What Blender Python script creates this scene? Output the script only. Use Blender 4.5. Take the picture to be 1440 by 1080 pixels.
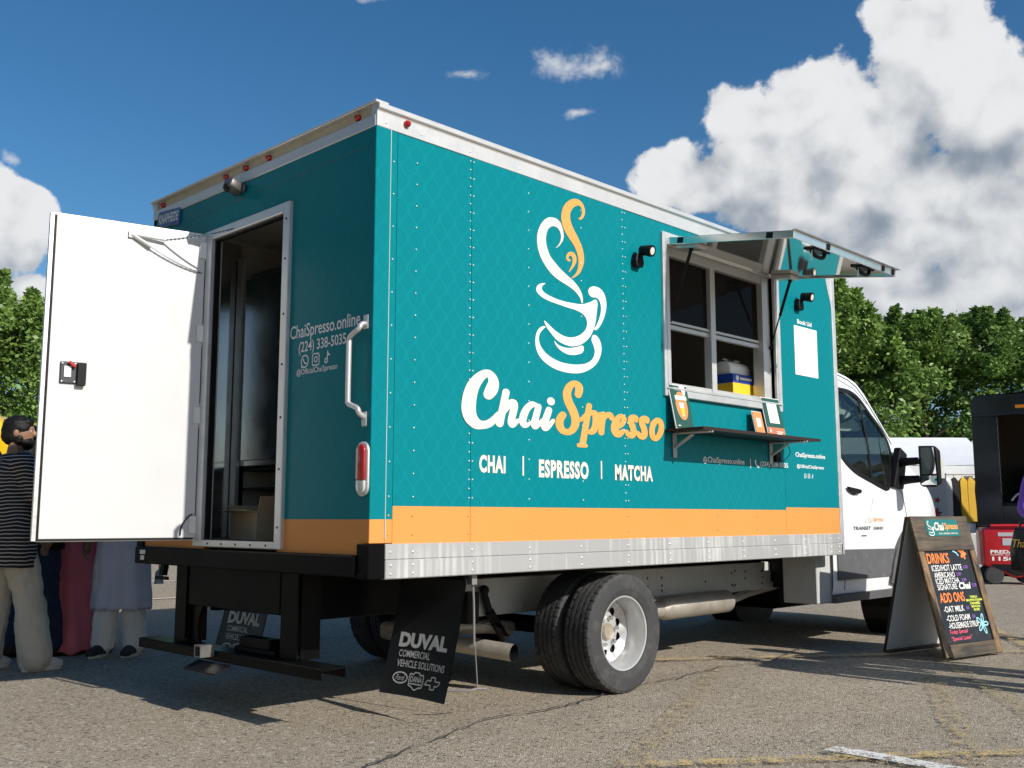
import bpy, bmesh, math, random
import numpy as np
from mathutils import Vector, Matrix, noise
from mathutils.geometry import delaunay_2d_cdt
R = math.radians
for o in list(bpy.data.objects): bpy.data.objects.remove(o, do_unlink=True)
SC = bpy.context.scene
COL = SC.collection
# ------------------------------------------------------------------ camera
cd = bpy.data.cameras.new('camera'); cd.sensor_width = 36; cd.lens = 35.825
cd.clip_start = .05; cd.clip_end = 2000
cam = bpy.data.objects.new('camera', cd); COL.objects.link(cam)
cam.location = (-2.95, -3.833, 1.03)
cam.rotation_euler = (R(97.474), 0, R(-45.464))
SC.camera = cam
# ------------------------------------------------------------------ sun, exposure
LIGHT = Vector((-.05, 1.0, -.622)).normalized()      # direction the sunlight travels
sd = bpy.data.lights.new('sun', 'SUN'); sd.energy = 4.9; sd.angle = R(.53); sd.color = (1, .955, .88)
sun = bpy.data.objects.new('sun', sd); COL.objects.link(sun)
sun.rotation_euler = LIGHT.to_track_quat('-Z', 'Y').to_euler(); sun.location = (2, -12, 9)
SC.view_settings.view_transform = 'Standard'; SC.view_settings.look = 'None'
SC.view_settings.exposure = 0.0; SC.view_settings.gamma = 1
SC.cycles.use_denoising = True
SC.cycles.max_bounces = 8; SC.cycles.transparent_max_bounces = 12
SC.cycles.sample_clamp_indirect = 8
# lettering and emblem outlines on the side wall, metres (x along the truck, z up)
STEAM_CREAM=[(1.2993,2.5703),(1.3312,2.5896),(1.3636,2.6289),(1.3688,2.663),(1.3594,2.6997),(1.3404,2.7289),(1.3086,2.7441),(1.2691,2.7445),(1.2298,2.7328),(1.1908,2.7027),(1.1598,2.6585),(1.1443,2.6123),(1.1441,2.5694),(1.156,2.5235),(1.1818,2.4802),(1.2278,2.4348),(1.2822,2.4012),(1.3452,2.3794),(1.4092,2.3627),(1.466,2.3412),(1.5067,2.3123),(1.5278,2.2769),(1.5364,2.3004),(1.5286,2.3324),(1.5025,2.3669),(1.4585,2.3983),(1.405,2.4222),(1.3459,2.4502),(1.2907,2.4839),(1.2517,2.5146),(1.2286,2.5535),(1.218,2.5893),(1.2182,2.6218),(1.2324,2.6626),(1.2576,2.6863),(1.2845,2.6952),(1.313,2.6934),(1.3352,2.6782),(1.3462,2.6529),(1.3427,2.6247),(1.3265,2.5941)]
STEAM_ORANGE=[(1.5013,2.7886),(1.5213,2.7839),(1.5467,2.8029),(1.5606,2.832),(1.5593,2.8601),(1.5445,2.8852),(1.5144,2.9012),(1.4728,2.9018),(1.4313,2.8856),(1.3901,2.8562),(1.3622,2.8165),(1.3505,2.7752),(1.3534,2.7371),(1.3691,2.7017),(1.3963,2.6685),(1.4286,2.6417),(1.461,2.6147),(1.4854,2.5804),(1.4981,2.5438),(1.4976,2.4992),(1.4839,2.4635),(1.4589,2.4348),(1.4309,2.4135),(1.467,2.4273),(1.5086,2.4567),(1.5341,2.4945),(1.548,2.5306),(1.5469,2.5752),(1.5357,2.6124),(1.5112,2.6525),(1.4834,2.6861),(1.454,2.7193),(1.4331,2.754),(1.4269,2.7861),(1.4338,2.8156),(1.4555,2.8428),(1.4805,2.8596),(1.5056,2.8675),(1.5257,2.8617),(1.5355,2.8435),(1.5318,2.8201),(1.5181,2.7979)]
STEAM_CURL=[(1.4101,2.4451),(1.4479,2.477),(1.4729,2.5081),(1.4815,2.5352),(1.4735,2.5593),(1.4523,2.572),(1.4229,2.5697),(1.4,2.5544),(1.39,2.5316),(1.3979,2.5143),(1.4173,2.5113),(1.4305,2.5214),(1.4191,2.5248),(1.4095,2.5319),(1.4161,2.543),(1.4324,2.5483),(1.4454,2.5385),(1.4468,2.5166),(1.4366,2.4883)]
CUP_BOWL=[(1.2118,2.3464),(1.1734,2.34),(1.1429,2.3212),(1.1352,2.2967),(1.1503,2.2779),(1.1883,2.2606),(1.2498,2.2488),(1.3202,2.2423),(1.3918,2.2357),(1.4646,2.2312),(1.5221,2.2209),(1.5584,2.2007),(1.573,2.1696),(1.5624,2.1328),(1.5287,2.1009),(1.4791,2.0759),(1.4221,2.0622),(1.3661,2.0637),(1.3109,2.078),(1.2565,2.1027),(1.2181,2.124),(1.1997,2.1289),(1.2179,2.0975),(1.2562,2.0655),(1.3027,2.0343),(1.3577,2.0176),(1.4215,2.0113),(1.4866,2.0224),(1.5446,2.0481),(1.5952,2.0874),(1.6297,2.1362),(1.651,2.1892),(1.6622,2.2467),(1.67,2.304),(1.6498,2.3212),(1.6069,2.3),(1.5562,2.2812),(1.5145,2.2716),(1.4488,2.2682),(1.3681,2.2669),(1.289,2.273),(1.2268,2.2847),(1.1885,2.2999),(1.1809,2.32),(1.1933,2.3348)]
CUP_HANDLE=[(1.5874,2.3528),(1.5912,2.3757),(1.6168,2.3934),(1.6511,2.4001),(1.694,2.3958),(1.7284,2.3752),(1.7487,2.3387),(1.7531,2.2939),(1.7381,2.2408),(1.7076,2.1858),(1.6725,2.1475),(1.6467,2.1351),(1.6349,2.1425),(1.6557,2.162),(1.6821,2.2047),(1.7002,2.2523),(1.7009,2.2918),(1.6875,2.3202),(1.6585,2.3337),(1.6244,2.3307),(1.599,2.3379)]
CUP_FOOT=[(1.2823,2.0264),(1.3103,2.0086),(1.3575,1.9983),(1.4134,1.9996),(1.4783,2.0127),(1.5112,2.0243),(1.536,2.0251),(1.539,2.0036),(1.5272,1.9858),(1.4859,1.9702),(1.4371,1.9614),(1.3889,1.9623),(1.3415,1.975),(1.3024,1.997)]
CUP_SAUCER=[(1.2102,2.0965),(1.1828,2.0949),(1.1493,2.0726),(1.1311,2.0388),(1.1264,2.0018),(1.1338,1.961),(1.1606,1.9225),(1.209,1.8913),(1.278,1.8672),(1.3561,1.8562),(1.4439,1.8555),(1.5255,1.8681),(1.6007,1.8977),(1.6605,1.9404),(1.6956,1.9942),(1.7016,2.0395),(1.6885,2.077),(1.6632,2.0994),(1.6326,2.1055),(1.6155,2.09),(1.6118,2.0674),(1.6282,2.0418),(1.6396,2.0099),(1.6306,1.9757),(1.6014,1.945),(1.5511,1.923),(1.4851,1.9105),(1.4123,1.9059),(1.333,1.9101),(1.2552,1.928),(1.2017,1.9534),(1.167,1.9859),(1.1551,2.021),(1.1643,2.0536),(1.1872,2.0776)]
SCRIPT_CREAM=[[(0.7644,1.6733,0.026),(0.7875,1.7027,0.0316),(0.8021,1.7378,0.0279),(0.7932,1.7666,0.0237),(0.7668,1.7859,0.0194),(0.7321,1.7795,0.021),(0.692,1.7525,0.0259),(0.6554,1.7116,0.0306),(0.6333,1.6641,0.0338),(0.623,1.6139,0.0353),(0.6245,1.5729,0.0353),(0.6426,1.5373,0.0328),(0.6765,1.5149,0.028),(0.7163,1.5101,0.0215),(0.7621,1.5184,0.02),(0.8027,1.542,0.0176),(0.8349,1.5758,0.0118)],[(0.8954,1.6974,0.0192),(0.8734,1.6168,0.0195),(0.8474,1.527,0.0202)],[(0.8794,1.5833,0.0085),(0.9063,1.6193,0.0149),(0.9335,1.6428,0.018),(0.9565,1.6425,0.0194),(0.9578,1.619,0.0197),(0.9426,1.5708,0.0196),(0.9347,1.5404,0.0192),(0.9426,1.526,0.017),(0.9638,1.5338,0.0128),(0.9883,1.5525,0.0095)],[(1.126,1.6473,0.0131),(1.0943,1.6469,0.0167),(1.0565,1.6201,0.0191),(1.0315,1.5814,0.0207),(1.024,1.5485,0.0198),(1.0376,1.5308,0.0164),(1.0625,1.5337,0.0113),(1.0876,1.5484,0.0065)],[(1.1502,1.6382,0.0176),(1.1282,1.5795,0.0188),(1.1154,1.5437,0.0192),(1.1223,1.5289,0.0174),(1.1478,1.5392,0.0123),(1.1768,1.5653,0.0088)],[(1.2355,1.6261,0.0187),(1.2091,1.5719,0.0203),(1.196,1.5402,0.0202),(1.2056,1.5253,0.0186),(1.2349,1.5382,0.0142),(1.2646,1.5646,0.0115),(1.2732,1.5718,0.0081)],[(1.2523,1.6773,0.0223),(1.2529,1.6773,0.0224)]]
SCRIPT_CREAM_K=1.426
SCRIPT_ORANGE=[[(1.4863,1.7353,0.0194),(1.495,1.7591,0.0213),(1.4939,1.7821,0.0213),(1.4731,1.7963,0.0176),(1.4419,1.7943,0.0166),(1.4108,1.7745,0.0192),(1.3913,1.7431,0.0219),(1.391,1.7158,0.0228),(1.4063,1.6807,0.0237),(1.4367,1.6421,0.0237),(1.4583,1.6026,0.0228),(1.4599,1.5663,0.0219),(1.4423,1.5356,0.0195),(1.4113,1.5156,0.0172),(1.3808,1.5124,0.0172),(1.3472,1.5207,0.0193),(1.326,1.5441,0.021),(1.3243,1.5708,0.0211),(1.3378,1.5942,0.0202),(1.3534,1.6079,0.0189)],[(1.5841,1.6786,0.0159),(1.5526,1.5631,0.0171),(1.523,1.4537,0.0174)],[(1.4895,1.4429,0.0118),(1.5488,1.4436,0.0119)],[(1.5088,1.5901,0.0101),(1.5621,1.633,0.0083)],[(1.5891,1.6294,0.0083),(1.6085,1.6382,0.014),(1.635,1.6346,0.0186),(1.6432,1.6062,0.0187),(1.6367,1.5639,0.0186),(1.6205,1.536,0.0185),(1.5946,1.5242,0.0148),(1.5733,1.5267,0.0083)],[(1.7135,1.6369,0.017),(1.6978,1.5772,0.0178),(1.6911,1.529,0.0178)],[(1.6474,1.5972,0.0065),(1.6843,1.6348,0.0132)],[(1.7204,1.6115,0.0085),(1.7466,1.6346,0.0142),(1.7764,1.6367,0.0171),(1.7909,1.6202,0.0152)],[(1.8348,1.5632,0.0086),(1.8807,1.5843,0.0134),(1.9082,1.6149,0.0154),(1.9025,1.6337,0.0135),(1.8743,1.6384,0.0125),(1.8419,1.6151,0.0182),(1.8224,1.5805,0.0229),(1.8195,1.5518,0.0229),(1.8379,1.5301,0.0219),(1.8682,1.5319,0.0182),(1.9068,1.5533,0.0096)],[(2.0266,1.6229,0.0137),(2.0269,1.6366,0.0156),(2.0019,1.6421,0.0146),(1.9781,1.6293,0.0185),(1.9775,1.605,0.0194),(1.9962,1.5723,0.0195),(1.9994,1.5435,0.0194),(1.9795,1.5268,0.0184),(1.9486,1.5333,0.0163),(1.9336,1.5492,0.0096)],[(2.1383,1.6231,0.0138),(2.1387,1.6369,0.0158),(2.1131,1.6425,0.0148),(2.0886,1.6296,0.0186),(2.088,1.605,0.0196),(2.1071,1.5719,0.0196),(2.1103,1.5426,0.0197),(2.0898,1.5258,0.0186),(2.0582,1.5323,0.0166),(2.0428,1.5484,0.0098)],[(2.2409,1.6374,0.016),(2.2014,1.6099,0.0179),(2.187,1.5644,0.0178),(2.1974,1.5304,0.0188),(2.23,1.5213,0.0149),(2.269,1.5533,0.018),(2.287,1.5954,0.0181),(2.2748,1.6307,0.0181),(2.2409,1.6374,0.016)]]
SCRIPT_ORANGE_K=1.575
CLOUDS=[(20.43,22.63,3.73,3.99),(21.73,24.88,2.64,1.99),(17.83,20.15,3.55,3.67),(27.13,21.22,2.98,3.19),(30.62,21.55,2.53,1.81),(29.15,18.84,3.41,1.84),(24.62,18.77,3.93,2.5),(35.09,19.06,3.0,1.2),(20.8,16.34,6.24,2.3),(25.81,17.06,4.33,1.65),(19.67,11.88,4.06,2.33),(22.82,11.23,3.77,1.66),(17.21,14.12,2.22,1.57),(31.92,18.04,4.64,1.68),(27.34,16.26,5.11,1.86),(21.56,15.16,6.61,2.16),(24.71,12.87,3.88,1.85),(18.43,10.32,4.11,1.79),(25.7,11.06,3.56,1.5),(29.83,16.08,1.22,0.94),(71.41,14.88,2.17,2.1),(73.21,15.0,2.93,3.08),(70.47,15.71,1.08,1.58),(71.15,13.32,0.92,0.88),(70.56,11.7,1.67,0.57),(73.28,11.14,2.24,0.84)]
WISPS=[(47.27,24.52,1.43,0.29),(53.16,27.68,2.08,0.28),(41.2,22.11,0.92,0.33),(71.29,18.24,0.73,0.55),(39.92,24.84,1.04,0.5),(41.8,25.1,3.13,1.3),(42.43,25.26,1.89,0.93)]
GREY=[(18.69,17.14,4.2,1.56),(22.94,15.85,5.79,1.45),(17.77,10.27,3.45,1.24),(22.15,10.44,2.72,1.1),(28.46,16.92,4.1,1.11),(33.11,18.0,3.14,0.94),(25.16,14.96,4.27,1.11),(24.25,11.15,2.82,0.82)]
# ------------------------------------------------------------------ sky and clouds
def make_world():
    w = bpy.data.worlds.new('World'); SC.world = w; w.use_nodes = True
    nt = w.node_tree; N = nt.nodes; L = nt.links
    for n in list(N): N.remove(n)
    def nd(t, **k):
        n = N.new(t)
        for a, b in k.items(): setattr(n, a, b)
        return n
    def put(sock, v):
        if hasattr(v, 'is_output') or isinstance(v, bpy.types.NodeSocket): L.new(v, sock)
        else: sock.default_value = v
    def M(op, a, b=0., c=None, clamp=False):
        n = nd('ShaderNodeMath', operation=op); n.use_clamp = clamp
        put(n.inputs[0], a); put(n.inputs[1], b)
        if c is not None: put(n.inputs[2], c)
        return n.outputs[0]
    def VM(op, a, b=None, c=None):
        n = nd('ShaderNodeVectorMath', operation=op)
        put(n.inputs[0], a)
        if b is not None: put(n.inputs[1], b)
        if c is not None: put(n.inputs[2], c)
        return n.outputs['Value'] if op in ('LENGTH', 'DOT_PRODUCT') else n.outputs[0]
    def smooth(v, lo, hi):
        n = nd('ShaderNodeMapRange', interpolation_type='SMOOTHSTEP')
        put(n.inputs['Value'], v); n.inputs['From Min'].default_value = lo; n.inputs['From Max'].default_value = hi
        return n.outputs[0]
    def mixc(f, a, b):
        n = nd('ShaderNodeMix', data_type='RGBA'); put(n.inputs['Factor'], f); put(n.inputs['A'], a); put(n.inputs['B'], b)
        return n.outputs['Result']
    sky = nd('ShaderNodeTexSky', sky_type='NISHITA'); sky.sun_disc = False
    sky.sun_elevation = R(31.8); sky.sun_rotation = R(173.7)
    sky.altitude = 200; sky.air_density = 1.0; sky.dust_density = 1.0; sky.ozone_density = 3.2
    tc = nd('ShaderNodeTexCoord'); d = tc.outputs['Generated']
    sx = nd('ShaderNodeSeparateXYZ'); L.new(d, sx.inputs[0])
    az = M('ARCTAN2', sx.outputs['Y'], sx.outputs['X']); el = M('ARCSINE', sx.outputs['Z'])
    cv = nd('ShaderNodeCombineXYZ'); L.new(az, cv.inputs[0]); L.new(el, cv.inputs[1]); p = cv.outputs[0]
    def ns(vec, scale, detail, rough=.55, dist=0.):
        n = nd('ShaderNodeTexNoise'); L.new(vec, n.inputs['Vector'])
        n.inputs['Scale'].default_value = scale; n.inputs['Detail'].default_value = detail
        n.inputs['Roughness'].default_value = rough; n.inputs['Distortion'].default_value = dist
        return n.outputs['Fac']
    # warp the coordinates so that outlines billow
    wn = nd('ShaderNodeTexNoise'); L.new(d, wn.inputs['Vector']); wn.inputs['Scale'].default_value = 9; wn.inputs['Detail'].default_value = 3
    wv = VM('MULTIPLY_ADD', wn.outputs['Color'], (.10, .08, 0), (-.05, -.04, 0)); pw = VM('ADD', p, wv)
    def field(blobs, pw=pw):
        cur = None
        for (a, e, ra, re) in blobs:
            ra = R(max(ra, .4)); re = R(max(re, .4))
            l = VM('LENGTH', VM('MULTIPLY_ADD', pw, (1/ra, 1/re, 0), (-R(a)/ra, -R(e)/re, 0)))
            if cur is None: cur = l
            else:
                n = nd('ShaderNodeMath', operation='SMOOTH_MIN'); L.new(cur, n.inputs[0]); L.new(l, n.inputs[1]); n.inputs[2].default_value = .35
                cur = n.outputs[0]
        return M('SUBTRACT', 1., cur)
    rnd = random.Random(11)
    rest = []                                   # the same kind of sky goes on all round
    for k in range(7):
        a0 = 95 + 250*(k+.5)/7 + rnd.uniform(-6, 6)
        if a0 > 180: a0 -= 360
        e0 = rnd.uniform(9, 26)
        for q in range(3):
            rest.append((a0+rnd.uniform(-8, 8), e0+rnd.uniform(-4, 4), rnd.uniform(4, 8), rnd.uniform(2, 4.5)))
    up = VM('ADD', pw, (-.012, .050, 0)); FU = field(CLOUDS, up); FC = field(CLOUDS); F = M('MAXIMUM', FC, field(rest)); W = field(WISPS); G = field(GREY)
    n1 = ns(d, 13, 5, .6); n2 = ns(d, 34, 7, .66)
    vz = nd('ShaderNodeTexVoronoi', feature='F1'); L.new(VM('ADD', d, VM('MULTIPLY', wn.outputs['Color'], (.05, .05, .05))), vz.inputs['Vector'])
    vz.inputs['Scale'].default_value = 26; pass
    vz.inputs['Detail'].default_value = 1; vz.inputs['Roughness'].default_value = .55
    puff = M('SUBTRACT', .55, vz.outputs['Distance'])
    dens = M('ADD', M('ADD', M('MULTIPLY_ADD', F, 1.05, .24), M('MULTIPLY', M('SUBTRACT', n1, .5), .90)),
             M('ADD', M('MULTIPLY', M('SUBTRACT', n2, .5), .85), M('MULTIPLY', puff, .34)))
    alpha = smooth(dens, .06, .30)
    dw = M('ADD', M('MULTIPLY', W, .7), M('MULTIPLY', M('SUBTRACT', n2, .5), 1.9)); aw = M('MULTIPLY', smooth(dw, .0, .85), .80)
    # sun side of each billow: compare the noise with its value a little towards the sun
    dl = VM('ADD', d, (.010, -.026, .030))
    n1b = ns(dl, 13, 4, .6); vz2 = nd('ShaderNodeTexVoronoi', feature='F1'); L.new(VM('ADD', dl, VM('MULTIPLY', wn.outputs['Color'], (.05, .05, .05))), vz2.inputs['Vector'])
    vz2.inputs['Scale'].default_value = 26; vz2.inputs['Detail'].default_value = 1; vz2.inputs['Roughness'].default_value = .55
    lit = M('ADD', M('MULTIPLY', M('SUBTRACT', n1, n1b), .75), M('MULTIPLY_ADD', M('SUBTRACT', n2, .5), 1.0, M('MULTIPLY', M('SUBTRACT', vz2.outputs['Distance'], vz.outputs['Distance']), .55)))
    grey = M('MULTIPLY', smooth(M('ADD', G, M('MULTIPLY', M('SUBTRACT', n1, .5), .8)), -.9, 1.1), .46)
    big = M('MAXIMUM', M('MINIMUM', M('SUBTRACT', FC, FU), .5), -.5); f = M('SUBTRACT', M('ADD', M('MULTIPLY_ADD', big, .70, .58), lit), grey); f = smooth(f, -.62, 1.10)
    cc = mixc(f, (.27, .33, .41, 1), (.93, .94, .95, 1))
    cc = mixc(smooth(el, .02, .34), mixc(.25, cc, (.62, .70, .80, 1)), cc)
    skyc = nd('ShaderNodeBackground'); hs = nd('ShaderNodeHueSaturation'); hs.inputs['Hue'].default_value = .496; hs.inputs['Saturation'].default_value = 1.27; hs.inputs['Value'].default_value = 1.16; L.new(sky.outputs[0], hs.inputs['Color']); L.new(hs.outputs[0], skyc.inputs[0]); skyc.inputs[1].default_value = .094
    cl = nd('ShaderNodeBackground'); L.new(cc, cl.inputs[0]); cl.inputs[1].default_value = .88
    a = M('MAXIMUM', alpha, aw)
    a = M('MULTIPLY', a, smooth(el, -.01, .03))
    mx = nd('ShaderNodeMixShader'); L.new(a, mx.inputs[0]); L.new(skyc.outputs[0], mx.inputs[1]); L.new(cl.outputs[0], mx.inputs[2])
    out = nd('ShaderNodeOutputWorld'); L.new(mx.outputs[0], out.inputs[0])
make_world()
SC.world.cycles.sampling_method = 'MANUAL'; SC.world.cycles.sample_map_resolution = 512
# ------------------------------------------------------------------ helpers
def tag(o, label=None, cat=None, group=None, kind=None):
    if label: o['label'] = label
    if cat: o['category'] = cat
    if group: o['group'] = group
    if kind: o['kind'] = kind
    return o
def empty(name, loc=(0, 0, 0), rz=0, label=None, cat=None, group=None):
    o = bpy.data.objects.new(name, None); COL.objects.link(o); o.location = loc; o.rotation_euler = (0, 0, rz)
    o.empty_display_size = .1
    return tag(o, label, cat, group)
def copy_tree(o, parent=None):
    c = o.copy(); COL.objects.link(c); c.parent = parent
    for ch in o.children: copy_tree(ch, c)
    return c
class MB:
    def __init__(s): s.v = []; s.f = []; s.m = []; s.mi = 0
    def add(s, vs, fs):
        b = len(s.v); s.v += [tuple(v) for v in vs]
        for f in fs: s.f.append([b+i for i in f]); s.m.append(s.mi)
        return s
    def mat(s, i): s.mi = i; return s
    def box(s, x0, x1, y0, y1, z0, z1):
        return s.add([(x0,y0,z0),(x1,y0,z0),(x1,y1,z0),(x0,y1,z0),(x0,y0,z1),(x1,y0,z1),(x1,y1,z1),(x0,y1,z1)],
                     [(0,3,2,1),(4,5,6,7),(0,1,5,4),(1,2,6,5),(2,3,7,6),(3,0,4,7)])
    def obox(s, c, ax, ay, az):     # oriented box: centre and half-axis vectors
        c = Vector(c); ax = Vector(ax); ay = Vector(ay); az = Vector(az)
        vs = [c+sx*ax+sy*ay+sz*az for sz in (-1,1) for sx, sy in ((-1,-1),(1,-1),(1,1),(-1,1))]
        fs = [(0,3,2,1),(4,5,6,7),(0,1,5,4),(1,2,6,5),(2,3,7,6),(3,0,4,7)]
        if ax.cross(ay).dot(az) < 0: fs = [f[::-1] for f in fs]
        return s.add(vs, fs)
    def bar(s, a, b, w, h, up=(0,0,1)):   # rectangular bar from a to b
        a = Vector(a); b = Vector(b); d = (b-a); l = d.length; d.normalize()
        u = Vector(up); r = d.cross(u)
        if r.length < 1e-4: r = d.cross(Vector((1,0,0)))
        r.normalize(); u = r.cross(d)
        return s.obox((a+b)/2, d*l/2, r*w/2, u*h/2)
    def prism(s, pts, axis, a, b):  # polygon in the two other axes, extruded along axis from a to b
        n = len(pts)
        def mk(p, t):
            return {'x': (t, p[0], p[1]), 'y': (p[0], t, p[1]), 'z': (p[0], p[1], t)}[axis]
        vs = [mk(p, a) for p in pts] + [mk(p, b) for p in pts]
        ar = sum(pts[i][0]*pts[(i+1)%n][1]-pts[(i+1)%n][0]*pts[i][1] for i in range(n))
        fs = [list(range(n))[::-1], list(range(n, 2*n))] + [(i, (i+1)%n, n+(i+1)%n, n+i) for i in range(n)]
        flip = (ar < 0) ^ (axis == 'y') ^ (b < a)
        if flip: fs = [list(f)[::-1] for f in fs]
        return s.add(vs, fs)
    def tube(s, pts, r, n=8, cap=True, ell=None):
        pts = [Vector(p) for p in pts]; m = len(pts)
        rs = r if isinstance(r, (list, tuple)) else [r]*m
        vs = []; prev = None
        for i, p in enumerate(pts):
            t = (pts[min(i+1, m-1)]-pts[max(i-1, 0)]).normalized()
            if prev is None:
                u = Vector((0,0,1)) if abs(t.z) < .9 else Vector((1,0,0))
                u = (u - t*u.dot(t)).normalized()
            else: u = (prev - t*prev.dot(t)).normalized()
            prev = u; w = t.cross(u)
            for k in range(n):
                a = 2*math.pi*k/n
                vs.append(p + (u*math.cos(a)+w*math.sin(a))*rs[i])
        fs = [(i*n+k, i*n+(k+1)%n, (i+1)*n+(k+1)%n, (i+1)*n+k) for i in range(m-1) for k in range(n)]
        if cap: fs += [list(range(n))[::-1], list(range((m-1)*n, m*n))]
        return s.add(vs, fs)
    def lathe(s, prof, c=(0,0,0), axis=(0,0,1), n=32, close=False):   # prof: (radius, height along axis)
        ax = Vector(axis).normalized(); u = Vector((1,0,0)) if abs(ax.x) < .9 else Vector((0,0,1))
        u = (u-ax*u.dot(ax)).normalized(); w = ax.cross(u); c = Vector(c); m = len(prof); vs = []
        for (r, h) in prof:
            for k in range(n):
                a = 2*math.pi*k/n; vs.append(c+ax*h+(u*math.cos(a)+w*math.sin(a))*r)
        fs = [(i*n+k, i*n+(k+1)%n, (i+1)*n+(k+1)%n, (i+1)*n+k) for i in range(m-1) for k in range(n)]
        if close: fs += [((m-1)*n+k, (m-1)*n+(k+1)%n, (k+1)%n, k) for k in range(n)]
        else:
            if prof[0][0] > 1e-5: fs.append(list(range(n))[::-1])
            if prof[-1][0] > 1e-5: fs.append(list(range((m-1)*n, m*n)))
        return s.add(vs, fs)
    def ball(s, c, r, nu=12, nv=8):
        rx, ry, rz = r if isinstance(r, (list, tuple)) else (r, r, r)
        vs = [(c[0], c[1], c[2]-rz)]
        for j in range(1, nv):
            a = -math.pi/2+math.pi*j/nv
            for k in range(nu):
                b = 2*math.pi*k/nu; vs.append((c[0]+rx*math.cos(a)*math.cos(b), c[1]+ry*math.cos(a)*math.sin(b), c[2]+rz*math.sin(a)))
        vs.append((c[0], c[1], c[2]+rz)); t = len(vs)-1
        fs = [(0, 1+(k+1)%nu, 1+k) for k in range(nu)]
        fs += [(1+j*nu+k, 1+j*nu+(k+1)%nu, 1+(j+1)*nu+(k+1)%nu, 1+(j+1)*nu+k) for j in range(nv-2) for k in range(nu)]
        fs += [(1+(nv-2)*nu+k, 1+(nv-2)*nu+(k+1)%nu, t) for k in range(nu)]
        return s.add(vs, fs)
    def loft(s, rings, cap=True):   # rings of equally many points
        n = len(rings[0]); vs = [p for r in rings for p in r]; m = len(rings)
        fs = [(i*n+k, i*n+(k+1)%n, (i+1)*n+(k+1)%n, (i+1)*n+k) for i in range(m-1) for k in range(n)]
        if cap: fs += [list(range(n))[::-1], list(range((m-1)*n, m*n))]
        return s.add(vs, fs)
    def grid(s, rows):
        n = len(rows[0]); vs = [p for r in rows for p in r]
        return s.add(vs, [(i*n+k, i*n+k+1, (i+1)*n+k+1, (i+1)*n+k) for i in range(len(rows)-1) for k in range(n-1)])
    def mesh(s, name, bevel=0, seg=1, smooth=None, weld=0):
        me = bpy.data.meshes.new(name); me.from_pydata(s.v, [], s.f)
        me.polygons.foreach_set('material_index', s.m)
        if bevel or weld:
            bm = bmesh.new(); bm.from_mesh(me)
            if weld: bmesh.ops.remove_doubles(bm, verts=bm.verts, dist=weld)
            if bevel:
                es = [e for e in bm.edges if len(e.link_faces) == 2 and e.calc_face_angle(0) > R(35)]
                bmesh.ops.bevel(bm, geom=es, offset=bevel, segments=seg, affect='EDGES', profile=.5, clamp_overlap=True)
            bm.to_mesh(me); bm.free()
        if smooth is not None:
            me.polygons.foreach_set('use_smooth', [True]*len(me.polygons))
            if smooth < 180: me.set_sharp_from_angle(angle=R(smooth))
        me.update(); return me
    def build(s, name, mats, parent=None, bevel=0, seg=1, smooth=None, weld=0, loc=None, kind=None):
        me = s.mesh(name, bevel, seg, smooth, weld)
        for m in (mats if isinstance(mats, (list, tuple)) else [mats]): me.materials.append(m)
        o = bpy.data.objects.new(name, me); COL.objects.link(o); o.parent = parent
        if loc is not None: o.location = loc
        if kind: o['kind'] = kind
        return o
def inst(name, me, parent, loc=(0,0,0), rot=(0,0,0), scale=(1,1,1)):
    o = bpy.data.objects.new(name, me); COL.objects.link(o); o.parent = parent; o.location = loc; o.rotation_euler = rot; o.scale = scale
    return o
def catmull(pts, k=4, closed=False):
    n = len(pts); out = []
    rng = range(n if closed else n-1)
    for i in rng:
        g = (lambda j: pts[j % n]) if closed else (lambda j: pts[max(0, min(n-1, j))])
        p0, p1, p2, p3 = (Vector(g(i-1)), Vector(g(i)), Vector(g(i+1)), Vector(g(i+2)))
        for q in range(k):
            t = q/k
            out.append(tuple(.5*((2*p1)+(p2-p0)*t+(2*p0-5*p1+4*p2-p3)*t*t+(3*p1-p0-3*p2+p3)*t**3)))
    if not closed: out.append(tuple(pts[-1]))
    return out
class Plane:    # a flat place for print: origin, unit right, unit up (normal = right x up faces the reader)
    def __init__(s, o, r, u): s.o = Vector(o); s.r = Vector(r).normalized(); s.u = Vector(u).normalized(); s.n = s.r.cross(s.u).normalized()
    def at(s, a, b, h=0.): return s.o + s.r*a + s.u*b + s.n*h
def print_poly(name, pl, polys, mat, parent, h=.0015, smooth=3):
    mb = MB()
    for pts in polys:
        q = catmull(pts, smooth, True) if smooth else pts
        ar = sum(q[i][0]*q[(i+1)%len(q)][1]-q[(i+1)%len(q)][0]*q[i][1] for i in range(len(q)))
        if ar < 0: q = q[::-1]
        mb.add([pl.at(p[0], p[1], h) for p in q], [list(range(len(q)))])
    return mb.build(name, mat, parent)
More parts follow.
